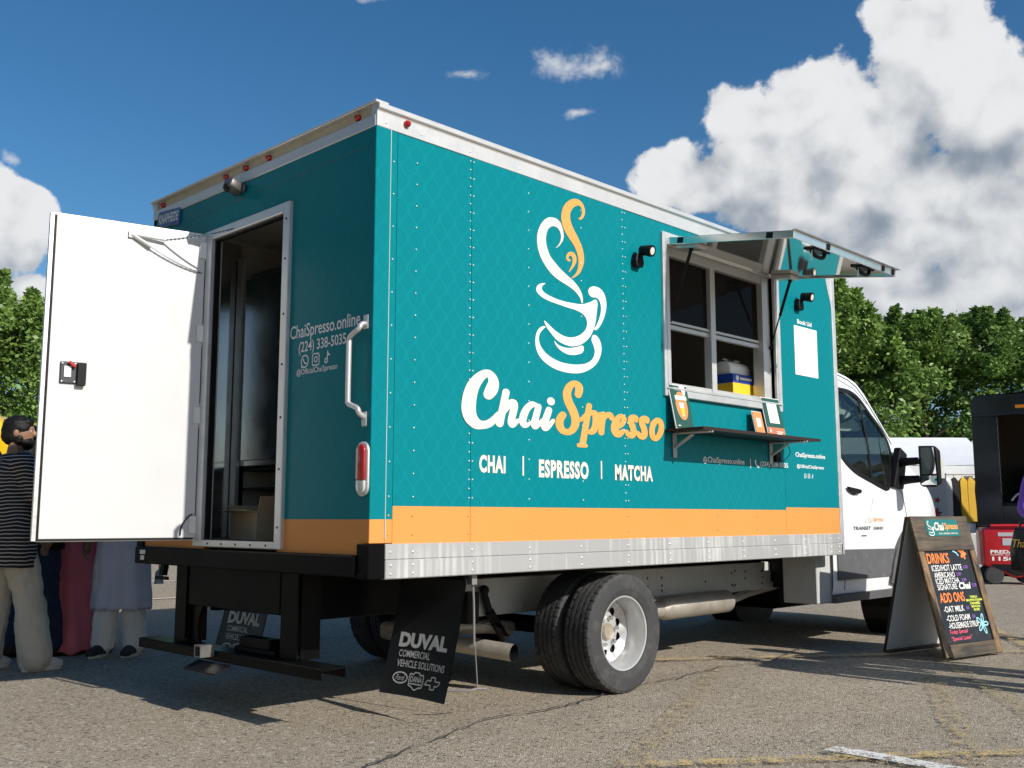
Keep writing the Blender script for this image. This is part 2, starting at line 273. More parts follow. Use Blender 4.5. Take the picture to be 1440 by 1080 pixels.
def stroke_mesh(strokes, cell):
    """union of round brush strokes -> list of flat polygons (marching squares over a distance grid)"""
    S = [catmull(st, 5) for st in strokes]
    xs = [p[0] for s_ in S for p in s_]; ys = [p[1] for s_ in S for p in s_]; mr = max(p[2] for s_ in S for p in s_)+cell*2
    x0, x1, y0, y1 = min(xs)-mr, max(xs)+mr, min(ys)-mr, max(ys)+mr
    nx = int((x1-x0)/cell)+2; ny = int((y1-y0)/cell)+2
    gx = x0+np.arange(nx)*cell; gy = y0+np.arange(ny)*cell
    D = np.full((ny, nx), 9.)
    for st in S:
        for a, b in zip(st[:-1], st[1:]):
            r = max(a[2], b[2])+cell*2
            i0 = max(0, int((min(a[0], b[0])-r-x0)/cell)); i1 = min(nx, int((max(a[0], b[0])+r-x0)/cell)+2)
            j0 = max(0, int((min(a[1], b[1])-r-y0)/cell)); j1 = min(ny, int((max(a[1], b[1])+r-y0)/cell)+2)
            X, Y = np.meshgrid(gx[i0:i1], gy[j0:j1])
            dx, dy = b[0]-a[0], b[1]-a[1]; L2 = dx*dx+dy*dy+1e-12
            t = np.clip(((X-a[0])*dx+(Y-a[1])*dy)/L2, 0, 1)
            d = np.hypot(X-a[0]-t*dx, Y-a[1]-t*dy)-(a[2]+(b[2]-a[2])*t)
            D[j0:j1, i0:i1] = np.minimum(D[j0:j1, i0:i1], d)
    polys = []; ins = D < 0
    for j in range(ny-1):
        run = None
        for i in range(nx-1):
            k = int(ins[j,i])+int(ins[j,i+1])+int(ins[j+1,i])+int(ins[j+1,i+1])
            if k == 4:
                if run is None: run = i
                continue
            if run is not None:
                polys.append([(gx[run],gy[j]),(gx[i],gy[j]),(gx[i],gy[j+1]),(gx[run],gy[j+1])]); run = None
            if k == 0: continue
            cs = [(i,j),(i+1,j),(i+1,j+1),(i,j+1)]; q = []
            for c in range(4):
                a = cs[c]; b = cs[(c+1)%4]; da = D[a[1],a[0]]; db = D[b[1],b[0]]
                if da < 0: q.append((gx[a[0]], gy[a[1]]))
                if (da < 0) != (db < 0):
                    t = da/(da-db); q.append((gx[a[0]]+(gx[b[0]]-gx[a[0]])*t, gy[a[1]]+(gy[b[1]]-gy[a[1]])*t))
            if len(q) > 2: polys.append(q)
        if run is not None: polys.append([(gx[run],gy[j]),(gx[nx-1],gy[j]),(gx[nx-1],gy[j+1]),(gx[run],gy[j+1])])
    return polys
def print_strokes(name, pl, strokes, cell, mat, parent, h=.0015, k=1.):
    mb = MB()
    for q in stroke_mesh([[(p[0]/k, p[1], p[2]) for p in st] for st in strokes], cell): mb.add([pl.at(p[0]*k, p[1], h) for p in q], [list(range(len(q)))])
    return mb.build(name, mat, parent)
def text_mesh(body, bold=0., shear=0., space=1.):
    c = bpy.data.curves.new('t', 'FONT'); c.body = body; c.size = 1; c.resolution_u = 3; c.offset = bold; c.shear = shear; c.space_character = space
    o = bpy.data.objects.new('t', c); COL.objects.link(o)
    dg = bpy.context.evaluated_depsgraph_get(); me = bpy.data.meshes.new_from_object(o.evaluated_get(dg))
    bpy.data.objects.remove(o, do_unlink=True); bpy.data.curves.remove(c)
    return me
def text(name, body, pl, a, b, w, h, mat, parent, bold=0., shear=0., lift=.0015, space=1., label=None):
    """lettering whose ink fills the rectangle a..a+w, b..b+h of the plane"""
    me = text_mesh(body, bold, shear, space); n = len(me.vertices)
    co = np.empty(n*3); me.vertices.foreach_get('co', co); co = co.reshape(-1, 3)
    mn = co.min(0); mx = co.max(0)
    u = a+(co[:,0]-mn[0])/(mx[0]-mn[0])*w; v = b+(co[:,1]-mn[1])/max(mx[1]-mn[1], 1e-6)*h
    P = np.array(pl.o)+np.outer(u, np.array(pl.r))+np.outer(v, np.array(pl.u))+np.array(pl.n)*lift
    me.vertices.foreach_set('co', P.ravel()); me.update()
    me.materials.clear(); me.materials.append(mat)
    me.name = name; o = bpy.data.objects.new(name, me); COL.objects.link(o); o.parent = parent
    if label: o['label'] = label
    return o
# ------------------------------------------------------------------ materials
def new_mat(name):
    m = bpy.data.materials.new(name); m.use_nodes = True; nt = m.node_tree
    b = nt.nodes['Principled BSDF']; return m, nt, b
def mat(name, col, rough=.5, metal=0., var=.08, vscale=6., bump=0., bscale=60., coat=0., spec=.5, rvar=.1, dirt=None):
    m, nt, b = new_mat(name); N = nt.nodes; L = nt.links
    b.inputs['Roughness'].default_value = rough; b.inputs['Metallic'].default_value = metal
    b.inputs['Coat Weight'].default_value = coat; b.inputs['Coat Roughness'].default_value = .08; b.inputs['Specular IOR Level'].default_value = spec
    tc = N.new('ShaderNodeTexCoord'); o = tc.outputs['Object']
    n = N.new('ShaderNodeTexNoise'); n.inputs['Scale'].default_value = vscale; n.inputs['Detail'].default_value = 6; n.inputs['Roughness'].default_value = .65
    L.new(o, n.inputs['Vector'])
    mx = N.new('ShaderNodeMix'); mx.data_type = 'RGBA'; L.new(n.outputs['Fac'], mx.inputs['Factor'])
    c = list(col)+[1]
    mx.inputs['A'].default_value = [max(0, x*(1-var*1.6)) for x in col]+[1]; mx.inputs['B'].default_value = [min(1, x*(1+var*1.6)) for x in col]+[1]
    L.new(mx.outputs['Result'], b.inputs['Base Color'])
    if rvar:
        mr = N.new('ShaderNodeMapRange'); L.new(n.outputs['Fac'], mr.inputs[0]); mr.inputs[1].default_value = .25; mr.inputs[2].default_value = .75
        mr.inputs[3].default_value = max(.02, rough-rvar); mr.inputs[4].default_value = min(1, rough+rvar); L.new(mr.outputs[0], b.inputs['Roughness'])
    if dirt:    # scattered stains: (colour, scale, threshold)
        n3 = N.new('ShaderNodeTexNoise'); n3.inputs['Scale'].default_value = dirt[1]; n3.inputs['Detail'].default_value = 8; n3.inputs['Roughness'].default_value = .7; L.new(o, n3.inputs['Vector'])
        r3 = N.new('ShaderNodeMapRange'); L.new(n3.outputs['Fac'], r3.inputs[0]); r3.inputs[1].default_value = dirt[2]; r3.inputs[2].default_value = dirt[2]+.2
        m3 = N.new('ShaderNodeMix'); m3.data_type = 'RGBA'; L.new(r3.outputs[0], m3.inputs['Factor']); L.new(mx.outputs['Result'], m3.inputs['A']); m3.inputs['B'].default_value = list(dirt[0])+[1]
        L.new(m3.outputs['Result'], b.inputs['Base Color'])
    if bump:
        n2 = N.new('ShaderNodeTexNoise'); n2.inputs['Scale'].default_value = bscale; n2.inputs['Detail'].default_value = 4; L.new(o, n2.inputs['Vector'])
        bp = N.new('ShaderNodeBump'); bp.inputs['Strength'].default_value = bump; bp.inputs['Distance'].default_value = .01
        L.new(n2.outputs['Fac'], bp.inputs['Height']); L.new(bp.outputs[0], b.inputs['Normal'])
    return m
def glass(name, tint, refl_rough=.02, opacity=0., refl=1.1):
    m = bpy.data.materials.new(name); m.use_nodes = True; nt = m.node_tree; N = nt.nodes; L = nt.links
    for n in list(N): N.remove(n)
    t = N.new('ShaderNodeBsdfTransparent'); t.inputs[0].default_value = list(tint)+[1]
    g = N.new('ShaderNodeBsdfGlossy'); g.inputs['Roughness'].default_value = refl_rough; g.inputs[0].default_value = (1,1,1,1)
    f = N.new('ShaderNodeFresnel'); f.inputs[0].default_value = 1.5
    mr = N.new('ShaderNodeMath'); mr.operation = 'MULTIPLY_ADD'; L.new(f.outputs[0], mr.inputs[0]); mr.inputs[1].default_value = refl; mr.inputs[2].default_value = .02*refl
    x = N.new('ShaderNodeMixShader'); L.new(mr.outputs[0], x.inputs[0]); L.new(t.outputs[0], x.inputs[1]); L.new(g.outputs[0], x.inputs[2])
    out = N.new('ShaderNodeOutputMaterial')
    if opacity:
        df = N.new('ShaderNodeBsdfDiffuse'); df.inputs[0].default_value = (.022,.019,.017,1)
        x2 = N.new('ShaderNodeMixShader'); x2.inputs[0].default_value = opacity; L.new(x.outputs[0], x2.inputs[1]); L.new(df.outputs[0], x2.inputs[2]); x = x2
    L.new(x.outputs[0], out.inputs[0]); return m
def emit_free_lens(name, col): return mat(name, col, .15, 0, .03, coat=.6)
# ------------------------------------------------------------------ shared materials
WHITE = mat('white_paint', (.80,.80,.79), .28, 0, .02, coat=.3, rvar=.05)
CABWHITE = mat('cab_white_paint', (.80,.81,.82), .25, 0, .02, coat=.6, rvar=.05)
ALU = mat('aluminium_trim', (.66,.66,.65), .42, .55, .10, 9, .12, 40, rvar=.12)
STEEL = mat('brushed_steel', (.55,.56,.57), .33, .95, .10, 3, .1, 30)
BLACK = mat('black_paint', (.0035,.0035,.004), .38, 0, .3, 4, spec=.08, dirt=((.018,.011,.007), 9, .68))
RUBBER = mat('tyre_rubber', (.040,.040,.041), .78, 0, .25, 30, .25, 160, dirt=((.085,.080,.074), 7, .50))
MATTE = mat('black_plastic', (.007,.007,.008), .5, 0, .2, 8, spec=.22)
GREYPL = mat('dusty_grey_cladding', (.105,.105,.11), .6, 0, .2, 9, .2, 90, dirt=((.20,.195,.185), 14, .58))
UNDER = mat('grey_white_chassis_paint', (.50,.50,.48), .55, 0, .15, 5, dirt=((.10,.08,.06), 7, .60))
RUST = mat('rusty_pipe', (.45,.41,.35), .5, .5, .25, 12, .2, 50, dirt=((.16,.07,.03), 9, .60))
RED = mat('red_lens', (.45,.008,.010), .15, 0, .08, coat=.8)
CLEARL = mat('clear_lens', (.62,.62,.58), .15, 0, .05, coat=.8)
CREAM = mat('cream_print', (.80,.70,.60), .35, 0, .02)
PWHITE = mat('white_print', (.82,.82,.81), .4, 0, .02)
ORANGEP = mat('orange_print', (.83,.36,.085), .35, 0, .03)
TAN = mat('tan_sealant_strip', (.62,.54,.38), .6, 0, .15, 20)
def vinyl(name, split, pattern=1.0):
    """teal wrap with a tone-on-tone ogee lattice, orange band below the height split"""
    m, nt, b = new_mat(name); N = nt.nodes; L = nt.links
    tc = N.new('ShaderNodeTexCoord'); s = N.new('ShaderNodeSeparateXYZ'); L.new(tc.outputs['Object'], s.inputs[0])
    def Mn(op, a, b_=0., c=None):
        n = N.new('ShaderNodeMath'); n.operation = op
        for i, v in enumerate((a, b_, c)):
            if v is None: continue
            if isinstance(v, (int, float)): n.inputs[i].default_value = v
            else: L.new(v, n.inputs[i])
        return n.outputs[0]
    h = Mn('ADD', s.outputs['X'], s.outputs['Y']); z = s.outputs['Z']
    W, H = .104, .146
    cs = Mn('MULTIPLY_ADD', Mn('COSINE', Mn('MULTIPLY', z, 2*math.pi/H)), .23, .25)
    u = Mn('DIVIDE', h, W)
    def line(v, wd):
        fr = Mn('FRACT', v); d = Mn('MINIMUM', fr, Mn('SUBTRACT', 1., fr))
        return Mn('SUBTRACT', 1., Mn('MINIMUM', Mn('DIVIDE', d, wd), 1.))
    l1 = Mn('MAXIMUM', line(Mn('SUBTRACT', u, cs), .075), line(Mn('ADD', u, cs), .075))
    l2 = Mn('MULTIPLY', Mn('MAXIMUM', line(Mn('MULTIPLY_ADD', Mn('SUBTRACT', u, cs), 1., .13), .05), line(Mn('MULTIPLY_ADD', Mn('ADD', u, cs), 1., -.13), .05)), .55)
    # rosettes at the cell centres
    fu = Mn('SUBTRACT', Mn('FRACT', Mn('ADD', u, .0)), .5); fz = Mn('SUBTRACT', Mn('FRACT', Mn('ADD', Mn('DIVIDE', z, H), .0)), .5)
    rr = Mn('SQRT', Mn('ADD', Mn('MULTIPLY', Mn('MULTIPLY', fu, fu), 1.), Mn('MULTIPLY', Mn('MULTIPLY', fz, fz), 1.85)))
    an = Mn('ARCTAN2', fz, fu); pet = Mn('MULTIPLY_ADD', Mn('COSINE', Mn('MULTIPLY', an, 8.)), .035, .15)
    l3 = Mn('MULTIPLY', Mn('SUBTRACT', 1., Mn('MINIMUM', Mn('DIVIDE', Mn('ABSOLUTE', Mn('SUBTRACT', rr, pet)), .035), 1.)), .75)
    fu2 = Mn('SUBTRACT', Mn('FRACT', Mn('ADD', u, .5)), .5); fz2 = Mn('SUBTRACT', Mn('FRACT', Mn('ADD', Mn('DIVIDE', z, H), .5)), .5)
    rr2 = Mn('SQRT', Mn('ADD', Mn('MULTIPLY', fu2, fu2), Mn('MULTIPLY', Mn('MULTIPLY', fz2, fz2), 1.85)))
    an2 = Mn('ARCTAN2', fz2, fu2); pet2 = Mn('MULTIPLY_ADD', Mn('COSINE', Mn('MULTIPLY', an2, 8.)), .035, .15)
    l4 = Mn('MULTIPLY', Mn('SUBTRACT', 1., Mn('MINIMUM', Mn('DIVIDE', Mn('ABSOLUTE', Mn('SUBTRACT', rr2, pet2)), .035), 1.)), .75)
    pt = Mn('MAXIMUM', Mn('MAXIMUM', l1, l2), Mn('MAXIMUM', l3, l4))
    nz = N.new('ShaderNodeTexNoise'); nz.inputs['Scale'].default_value = 130; nz.inputs['Detail'].default_value = 2; L.new(tc.outputs['Object'], nz.inputs['Vector'])
    big = N.new('ShaderNodeTexNoise'); big.inputs['Scale'].default_value = 1.1; big.inputs['Detail'].default_value = 3; L.new(tc.outputs['Object'], big.inputs['Vector'])
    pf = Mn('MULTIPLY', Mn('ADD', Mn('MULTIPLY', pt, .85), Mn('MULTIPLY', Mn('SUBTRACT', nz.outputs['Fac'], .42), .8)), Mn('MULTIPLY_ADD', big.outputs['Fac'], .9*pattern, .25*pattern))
    mx = N.new('ShaderNodeMix'); mx.data_type = 'RGBA'; mx.clamp_factor = True; L.new(pf, mx.inputs['Factor'])
    mx.inputs['A'].default_value = (.0015,.185,.215,1); mx.inputs['B'].default_value = (.003,.248,.280,1)
    orange = N.new('ShaderNodeMix'); orange.data_type = 'RGBA'; L.new(big.outputs['Fac'], orange.inputs['Factor'])
    orange.inputs['A'].default_value = (.72,.275,.072,1); orange.inputs['B'].default_value = (.78,.32,.092,1)
    th = Mn('LESS_THAN', z, split)
    m2 = N.new('ShaderNodeMix'); m2.data_type = 'RGBA'; L.new(th, m2.inputs['Factor']); L.new(mx.outputs['Result'], m2.inputs['A']); L.new(orange.outputs['Result'], m2.inputs['B'])
    L.new(m2.outputs['Result'], b.inputs['Base Color'])
    b.inputs['Roughness'].default_value = .30; b.inputs['Specular IOR Level'].default_value = .10
    wv = N.new('ShaderNodeTexNoise'); wv.inputs['Scale'].default_value = 2.2; wv.inputs['Detail'].default_value = 3; L.new(tc.outputs['Object'], wv.inputs['Vector'])
    hh = Mn('ADD', wv.outputs['Fac'], Mn('MULTIPLY', pf, .012))
    bp = N.new('ShaderNodeBump'); bp.inputs['Strength'].default_value = .2; bp.inputs['Distance'].default_value = .02; L.new(hh, bp.inputs['Height']); L.new(bp.outputs[0], b.inputs['Normal'])
    return m
VIN_SIDE = vinyl('teal_orange_wrap_side', 1.085, .85)
VIN_REAR = vinyl('teal_orange_wrap_rear', 1.022, .6)  # lattice made fainter here to imitate how shade mutes the pattern
VIN_FRONT = vinyl('teal_orange_wrap_plain', 1.105, .35)
# ------------------------------------------------------------------ ground
def asphalt():
    m, nt, b = new_mat('aged_asphalt'); N = nt.nodes; L = nt.links
    tc = N.new('ShaderNodeTexCoord'); o = tc.outputs['Object']
    def nz(sc, de, ro=.6):
        n = N.new('ShaderNodeTexNoise'); n.inputs['Scale'].default_value = sc; n.inputs['Detail'].default_value = de; n.inputs['Roughness'].default_value = ro
        L.new(o, n.inputs['Vector']); return n.outputs['Fac']
    def rng(v, a, b_, c, d):
        n = N.new('ShaderNodeMapRange'); L.new(v, n.inputs[0])
        for i, x in enumerate((a, b_, c, d)): n.inputs[1+i].default_value = x
        return n.outputs[0]
    def mix(f, a, b_, bt='MIX'):
        n = N.new('ShaderNodeMix'); n.data_type = 'RGBA'; n.blend_type = bt
        if isinstance(f, float): n.inputs['Factor'].default_value = f
        else: L.new(f, n.inputs['Factor'])
        for k, v in (('A', a), ('B', b_)):
            if isinstance(v, tuple): n.inputs[k].default_value = v
            else: L.new(v, n.inputs[k])
        return n.outputs['Result']
    v = N.new('ShaderNodeTexVoronoi'); v.inputs['Scale'].default_value = 140; L.new(o, v.inputs['Vector'])
    hs = N.new('ShaderNodeSeparateColor'); L.new(v.outputs['Color'], hs.inputs[0])
    v2 = N.new('ShaderNodeTexVoronoi'); v2.inputs['Scale'].default_value = 60; L.new(o, v2.inputs['Vector'])
    hs2 = N.new('ShaderNodeSeparateColor'); L.new(v2.outputs['Color'], hs2.inputs[0])
    base = mix(rng(nz(.45, 6), .3, .7, 0, 1), (.352,.298,.228,1), (.425,.366,.286,1))
    base = mix(rng(nz(2.6, 6), .35, .7, 0, .55), base, (.312,.266,.205,1))
    st = mix(rng(hs.outputs[0], .1, .95, 0, 1), (.62,.61,.59,1), (1.52,1.50,1.46,1))
    base = mix(.85, base, st, 'MULTIPLY')
    base = mix(rng(hs2.outputs[1], .93, .97, 0, .75), base, (.60,.57,.52,1))
    base = mix(rng(hs2.outputs[2], .93, .97, 0, .7), base, (.075,.070,.064,1))
    base = mix(rng(nz(.8, 7, .7), .60, .74, 0, .55), base, (.215,.195,.168,1))       # oil and tyre stains
    L.new(base, b.inputs['Base Color']); b.inputs['Roughness'].default_value = .88; b.inputs['Specular IOR Level'].default_value = .3
    bp = N.new('ShaderNodeBump'); bp.inputs['Strength'].default_value = .9; bp.inputs['Distance'].default_value = .010
    ad = N.new('ShaderNodeMath'); ad.operation = 'MULTIPLY_ADD'; L.new(v.outputs['Distance'], ad.inputs[0]); ad.inputs[1].default_value = -.7; L.new(nz(60, 5, .7), ad.inputs[2])
    L.new(ad.outputs[0], bp.inputs['Height']); L.new(bp.outputs[0], b.inputs['Normal'])
    return m
ASPH = asphalt()
def ground_sheet():
    xs = sorted(set([-200, -60, -20, -8] + [i*.5-4 for i in range(41)] + [20, 26, 34, 45, 70, 140, 400])); ys = sorted(set([-200, -60, -20, -8] + [i*.5-5 for i in range(41)] + [19, 26, 34, 45, 70, 140, 400]))
    mb = MB(); mb.grid([[(x, y, .012*(noise.noise((x*.35, y*.35, 3))) if (-6 < x < 20 and -6 < y < 18 and not (-.6 < x < 7.6 and -1.2 < y < 5)) else 0) for x in xs] for y in ys])
    return tag(mb.build('ground', ASPH, smooth=180), kind='structure')
ground_sheet()
def paint_mat(name, col, wear):
    m, nt, b = new_mat(name); N = nt.nodes; L = nt.links
    tc = N.new('ShaderNodeTexCoord'); n = N.new('ShaderNodeTexNoise'); n.inputs['Scale'].default_value = 16; n.inputs['Detail'].default_value = 9; n.inputs['Roughness'].default_value = .75; L.new(tc.outputs['Object'], n.inputs['Vector'])
    v = N.new('ShaderNodeTexVoronoi'); v.inputs['Scale'].default_value = 95; L.new(tc.outputs['Object'], v.inputs['Vector'])
    ad = N.new('ShaderNodeMath'); ad.operation = 'MULTIPLY_ADD'; L.new(v.outputs['Distance'], ad.inputs[0]); ad.inputs[1].default_value = .35; L.new(n.outputs['Fac'], ad.inputs[2])
    r = N.new('ShaderNodeMapRange'); L.new(ad.outputs[0], r.inputs[0]); r.inputs[1].default_value = wear; r.inputs[2].default_value = wear+.12
    tr = N.new('ShaderNodeBsdfTransparent'); mx = N.new('ShaderNodeMixShader'); L.new(r.outputs[0], mx.inputs[0]); L.new(b.outputs[0], mx.inputs[1]); L.new(tr.outputs[0], mx.inputs[2])
    L.new(mx.outputs[0], N['Material Output'].inputs[0])
    b.inputs['Base Color'].default_value = list(col)+[1]; b.inputs['Roughness'].default_value = .8
    return m
YEL = paint_mat('worn_yellow_line_paint', (.58,.42,.17), .60); YELF = paint_mat('faded_yellow_line_paint', (.46,.355,.19), .535); WHL = paint_mat('worn_white_line_paint', (.72,.71,.68), .68)
CRK = mat('crack_filler', (.070,.064,.056), .9, 0, .3, 30)
def strip(name, pts, w, m, z, jit=0., seed=1):
    rnd = random.Random(seed); pts = [Vector((p[0], p[1], 0)) for p in pts]; dense = []
    for a, b in zip(pts[:-1], pts[1:]):
        k = max(1, int((b-a).length/.07)) if jit else 1
        dense += [a+(b-a)*i/k for i in range(k)]
    dense.append(pts[-1]); rows = []
    for i, p in enumerate(dense):
        t = (dense[min(i+1, len(dense)-1)]-dense[max(i-1, 0)]).normalized(); n = Vector((-t.y, t.x, 0))
        c = p+n*rnd.uniform(-jit, jit); ww = w*(1+(rnd.uniform(-.6, .6) if jit else 0))
        rows.append([c-n*ww/2+Vector((0,0,z)), c+n*ww/2+Vector((0,0,z))])
    mb = MB(); mb.grid(rows)
    me_fix = mb; me_fix.f = [f[::-1] for f in mb.f]
    return tag(mb.build(name, m), kind='structure')
strip('yellow_line', [(.55,-1.12),(.944,-1.425),(1.91,-2.171),(6.2,-5.5)], .10, YEL, .018)
strip('white_line', [(1.37,-1.555),(1.36,-2.6)], .11, WHL, .022)
strip('yellow_line', [(-.9,-1.80),(.626,-1.052),(2.179,-.29),(3.3,.26)], .13, YELF, .016)
strip('yellow_line', [(1.2,-2.28),(2.05,-1.86),(2.93,-1.44),(4.0,-.92)], .13, YELF, .016)
strip('yellow_line', [(2.2,1.40),(2.93,.88),(3.5,.48),(5.18,-.76),(5.54,-1.02),(9,-3.5)], .10, YEL, .018)
strip('yellow_line', [(5.4,-1.2),(9.0,.9),(14,3.4)], .10, YEL, .018)
strip('yellow_line', [(2.9,-1.9),(4.4,-.9),(6.2,.2)], .11, YELF, .016)
strip('white_line', [(.6,9.2),(4.5,8.3),(9,7.2)], .11, WHL, .018)
strip('white_line', [(2.2,12.6),(8,11.2)], .11, WHL, .018)
strip('yellow_line', [(1.0,11.2),(7,15.5)], .11, YELF, .018)
strip('pavement_crack', [(-1.2,-.75),(-.16,-.30),(.45,-.08),(.89,.05),(1.27,-.02),(2.09,.13),(2.6,.14),(3.2,.20),(3.7,.10),(4.6,.35),(5.5,.2)], .011, CRK, .0145, .018, 5)
strip('pavement_crack', [(-.6,3.2),(1.5,3.6),(4,3.3),(7,3.9)], .014, CRK, .0145, .03, 6)
strip('pavement_crack', [(3.7,.10),(3.9,-.6),(4.3,-1.2),(4.2,-2.5)], .010, CRK, .0145, .02, 7)
strip('pavement_crack', [(9,1),(10.5,3),(10,6),(12,9)], .03, CRK, .0145, .06, 8)
GRASS = mat('verge_grass', (.055,.095,.025), .9, 0, .4, 3, .6, 30)
mb = MB(); mb.mat(0)
for (x0, x1, y0, y1) in ((28, 60, -25, 60), (-40, 27.5, 26, 60)): mb.box(x0, x1, y0, y1, -.1, .12)
tag(mb.build('grass_verge', GRASS), kind='structure')
# ------------------------------------------------------------------ food truck
T = empty('food_truck', (0,0,0), 0, 'teal and orange box food truck with white cab and open rear door', 'food truck')
SIDE = Plane((0,0,0), (1,0,0), (0,0,1)); REAR = Plane((0,0,0), (0,-1,0), (0,0,1))
BW, BL = 2.33, 4.67
INNER = mat('interior_cream_panel', (.62,.58,.50), .5, 0, .06)
# side skin panels
def side_panel(x0, x1, yo, m, hole=None):
    mb = MB()
    if hole is None: mb.box(x0, x1, yo, .035, .90, 2.95)
    else:
        a, b, c, d = hole
        mb.box(x0, a, yo, .035, .90, 2.95); mb.box(b, x1, yo, .035, .90, 2.95); mb.box(a, b, yo, .035, .90, c); mb.box(a, b, yo, .035, d, 2.95)
    return mb.build('side_panel', m, T)
side_panel(.135, .640, 0, VIN_SIDE); side_panel(.6405, 1.930, -.0025, VIN_SIDE); side_panel(1.9305, 3.80, 0, VIN_SIDE, (2.385, 3.70, 1.86, 2.80)); side_panel(3.8005, 4.615, -.0012, VIN_FRONT)
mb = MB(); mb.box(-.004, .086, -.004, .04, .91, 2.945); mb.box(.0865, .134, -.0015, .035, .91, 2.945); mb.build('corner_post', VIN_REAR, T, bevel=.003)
mb = MB(); mb.tube([(.0868, -.005, .93), (.0868, -.005, 1.9), (.0868,-.005,2.94)], .0028, 6); mb.build('sealant_bead', mat('sealant', (.35,.55,.56), .6), T)
mb = MB(); mb.box(0, BL, BW-.035, BW, .90, 2.95); mb.build('side_panel', VIN_SIDE, T)      # far side
for ya, yb in ((-.010,.05),(BW-.05,BW+.01)): mb = MB(); mb.box(4.616, BL, ya, yb, .744, 2.955); mb.build('front_corner_rail', ALU, T, bevel=.006)
mb = MB(); mb.box(4.62, BL-.004, .05, BW-.05, .76, 3.0); mb.build('front_wall', WHITE, T)
mb = MB(); mb.prism([(4.53,2.937),(4.6155,2.937),(4.6155,2.70)], 'y', -.006, -.0015); mb.build('corner_gusset', ALU, T)
# rivets: rows down each seam
def rivets(x, z0, z1, step, r=.0055, y=-.003):
    mb = MB(); n = int((z1-z0)/step)
    for i in range(n+1): mb.lathe([(r, 0), (r*.8, .0022), (0, .0032)], (x, y, z0+i*step), (0,-1,0), 6)
    return mb
RIV = mat('rivet_head', (.45,.62,.63), .35, .4)
for x, st in ((.108,.165),(.258,.112),(.628,.047),(.652,.094),(1.075,.107),(1.525,.107),(1.918,.047),(1.944,.094),(2.28,.2)):
    if x == 2.28: continue
    o = rivets(x, 1.13, 2.92, st).build('rivet_row', RIV, T, smooth=60, kind='stuff')
    rivets(x, .95, 1.06, .09).build('rivet_row', ORANGEP, T, smooth=60, kind='stuff')
for x in (2.9, 3.4, 3.9, 4.3): rivets(x, .95, 1.06, .09).build('rivet_row', ORANGEP, T, smooth=60, kind='stuff')
# lower silver sill: two lapped strips
def streak_alu():
    m, nt, b = new_mat('weathered_sill_aluminium'); N = nt.nodes; L = nt.links
    tc = N.new('ShaderNodeTexCoord'); mp = N.new('ShaderNodeMapping'); mp.inputs['Scale'].default_value = (38, 38, 1.5); L.new(tc.outputs['Object'], mp.inputs[0])
    n = N.new('ShaderNodeTexNoise'); n.inputs['Scale'].default_value = 1; n.inputs['Detail'].default_value = 4; L.new(mp.outputs[0], n.inputs['Vector'])
    n2 = N.new('ShaderNodeTexNoise'); n2.inputs['Scale'].default_value = 1.6; n2.inputs['Detail'].default_value = 5; L.new(tc.outputs['Object'], n2.inputs['Vector'])
    mu = N.new('ShaderNodeMath'); mu.operation = 'MULTIPLY'; L.new(n.outputs['Fac'], mu.inputs[0]); L.new(n2.outputs['Fac'], mu.inputs[1])
    mr = N.new('ShaderNodeMapRange'); L.new(mu.outputs[0], mr.inputs[0]); mr.inputs[1].default_value = .24; mr.inputs[2].default_value = .38
    mx = N.new('ShaderNodeMix'); mx.data_type = 'RGBA'; L.new(mr.outputs[0], mx.inputs['Factor']); mx.inputs['A'].default_value = (.42,.42,.41,1); mx.inputs['B'].default_value = (.62,.62,.60,1)
    L.new(mx.outputs['Result'], b.inputs['Base Color']); b.inputs['Metallic'].default_value = .25; b.inputs['Roughness'].default_value = .5
    return m
SILL = streak_alu()
mb = MB(); mb.box(.09, 4.615, -.006, .05, .833, .907); mb.build('sill_strip', SILL, T, bevel=.004)
mb = MB(); mb.box(.09, 4.64, -.010, .05, .742, .8325); mb.build('sill_strip', SILL, T, bevel=.005)
for z in (.868, .806, .766):
    mb = MB(); x = .12
    for x in (.12,.258,.65,1.075,1.5,1.93,2.35,2.78,3.2,3.62,4.05,4.45,4.58): mb.lathe([(.008,0),(.0065,.003),(0,.0045)], (x, -.006 if z > .84 else -.010, z), (0,-1,0), 8)
    mb.build('rivet_row', ALU, T, smooth=60, kind='stuff')
# roof and rails
mb = MB(); mb.grid([[(x, y, 3.045+.03*math.sin(math.pi*y/BW)) for y in [BW*i/8 for i in range(9)]] for x in (.02, BL)]); mb.box(.02, BL, .0, BW, 2.95, 3.0)
mb.build('roof', WHITE, T)
RAIL = mat('roof_rail_aluminium', (.62,.615,.60), .38, .35, .06, 5, .06, 8)
for y0, sg in ((0, 1), (BW, -1)):
    pr = [(y0+sg*a, z) for a, z in ((.04,2.938),(-.006,2.938),(-.008,3.012),(-.012,3.022),(-.024,3.026),(-.026,3.046),(-.018,3.056),(.04,3.058))]
    mb = MB(); mb.prism(pr, 'x', -.004, BL+.01); mb.build('roof_rail', RAIL, T, bevel=.002)
mb = MB()
for x in (.05,.28,.62,1.0,1.5,1.93,2.4): mb.lathe([(.007,0),(.005,.003),(0,.004)], (x, -.0065, 2.965), (0,-1,0), 8)
mb.build('rivet_row', RAIL, T, smooth=60, kind='stuff')
mb = MB(); mb.box(-.007, .04, .003, BW-.003, 2.938, 2.998); mb.build('rear_header', RAIL, T, bevel=.003)
mb = MB(); mb.box(.012, .04, .003, BW-.003, 2.998, 3.05); mb.build('marker_strip', TAN, T)
mb = MB(); mb.box(-.022, .06, -.02, BW+.02, 3.05, 3.066); mb.build('roof_lip', RAIL, T, bevel=.004)
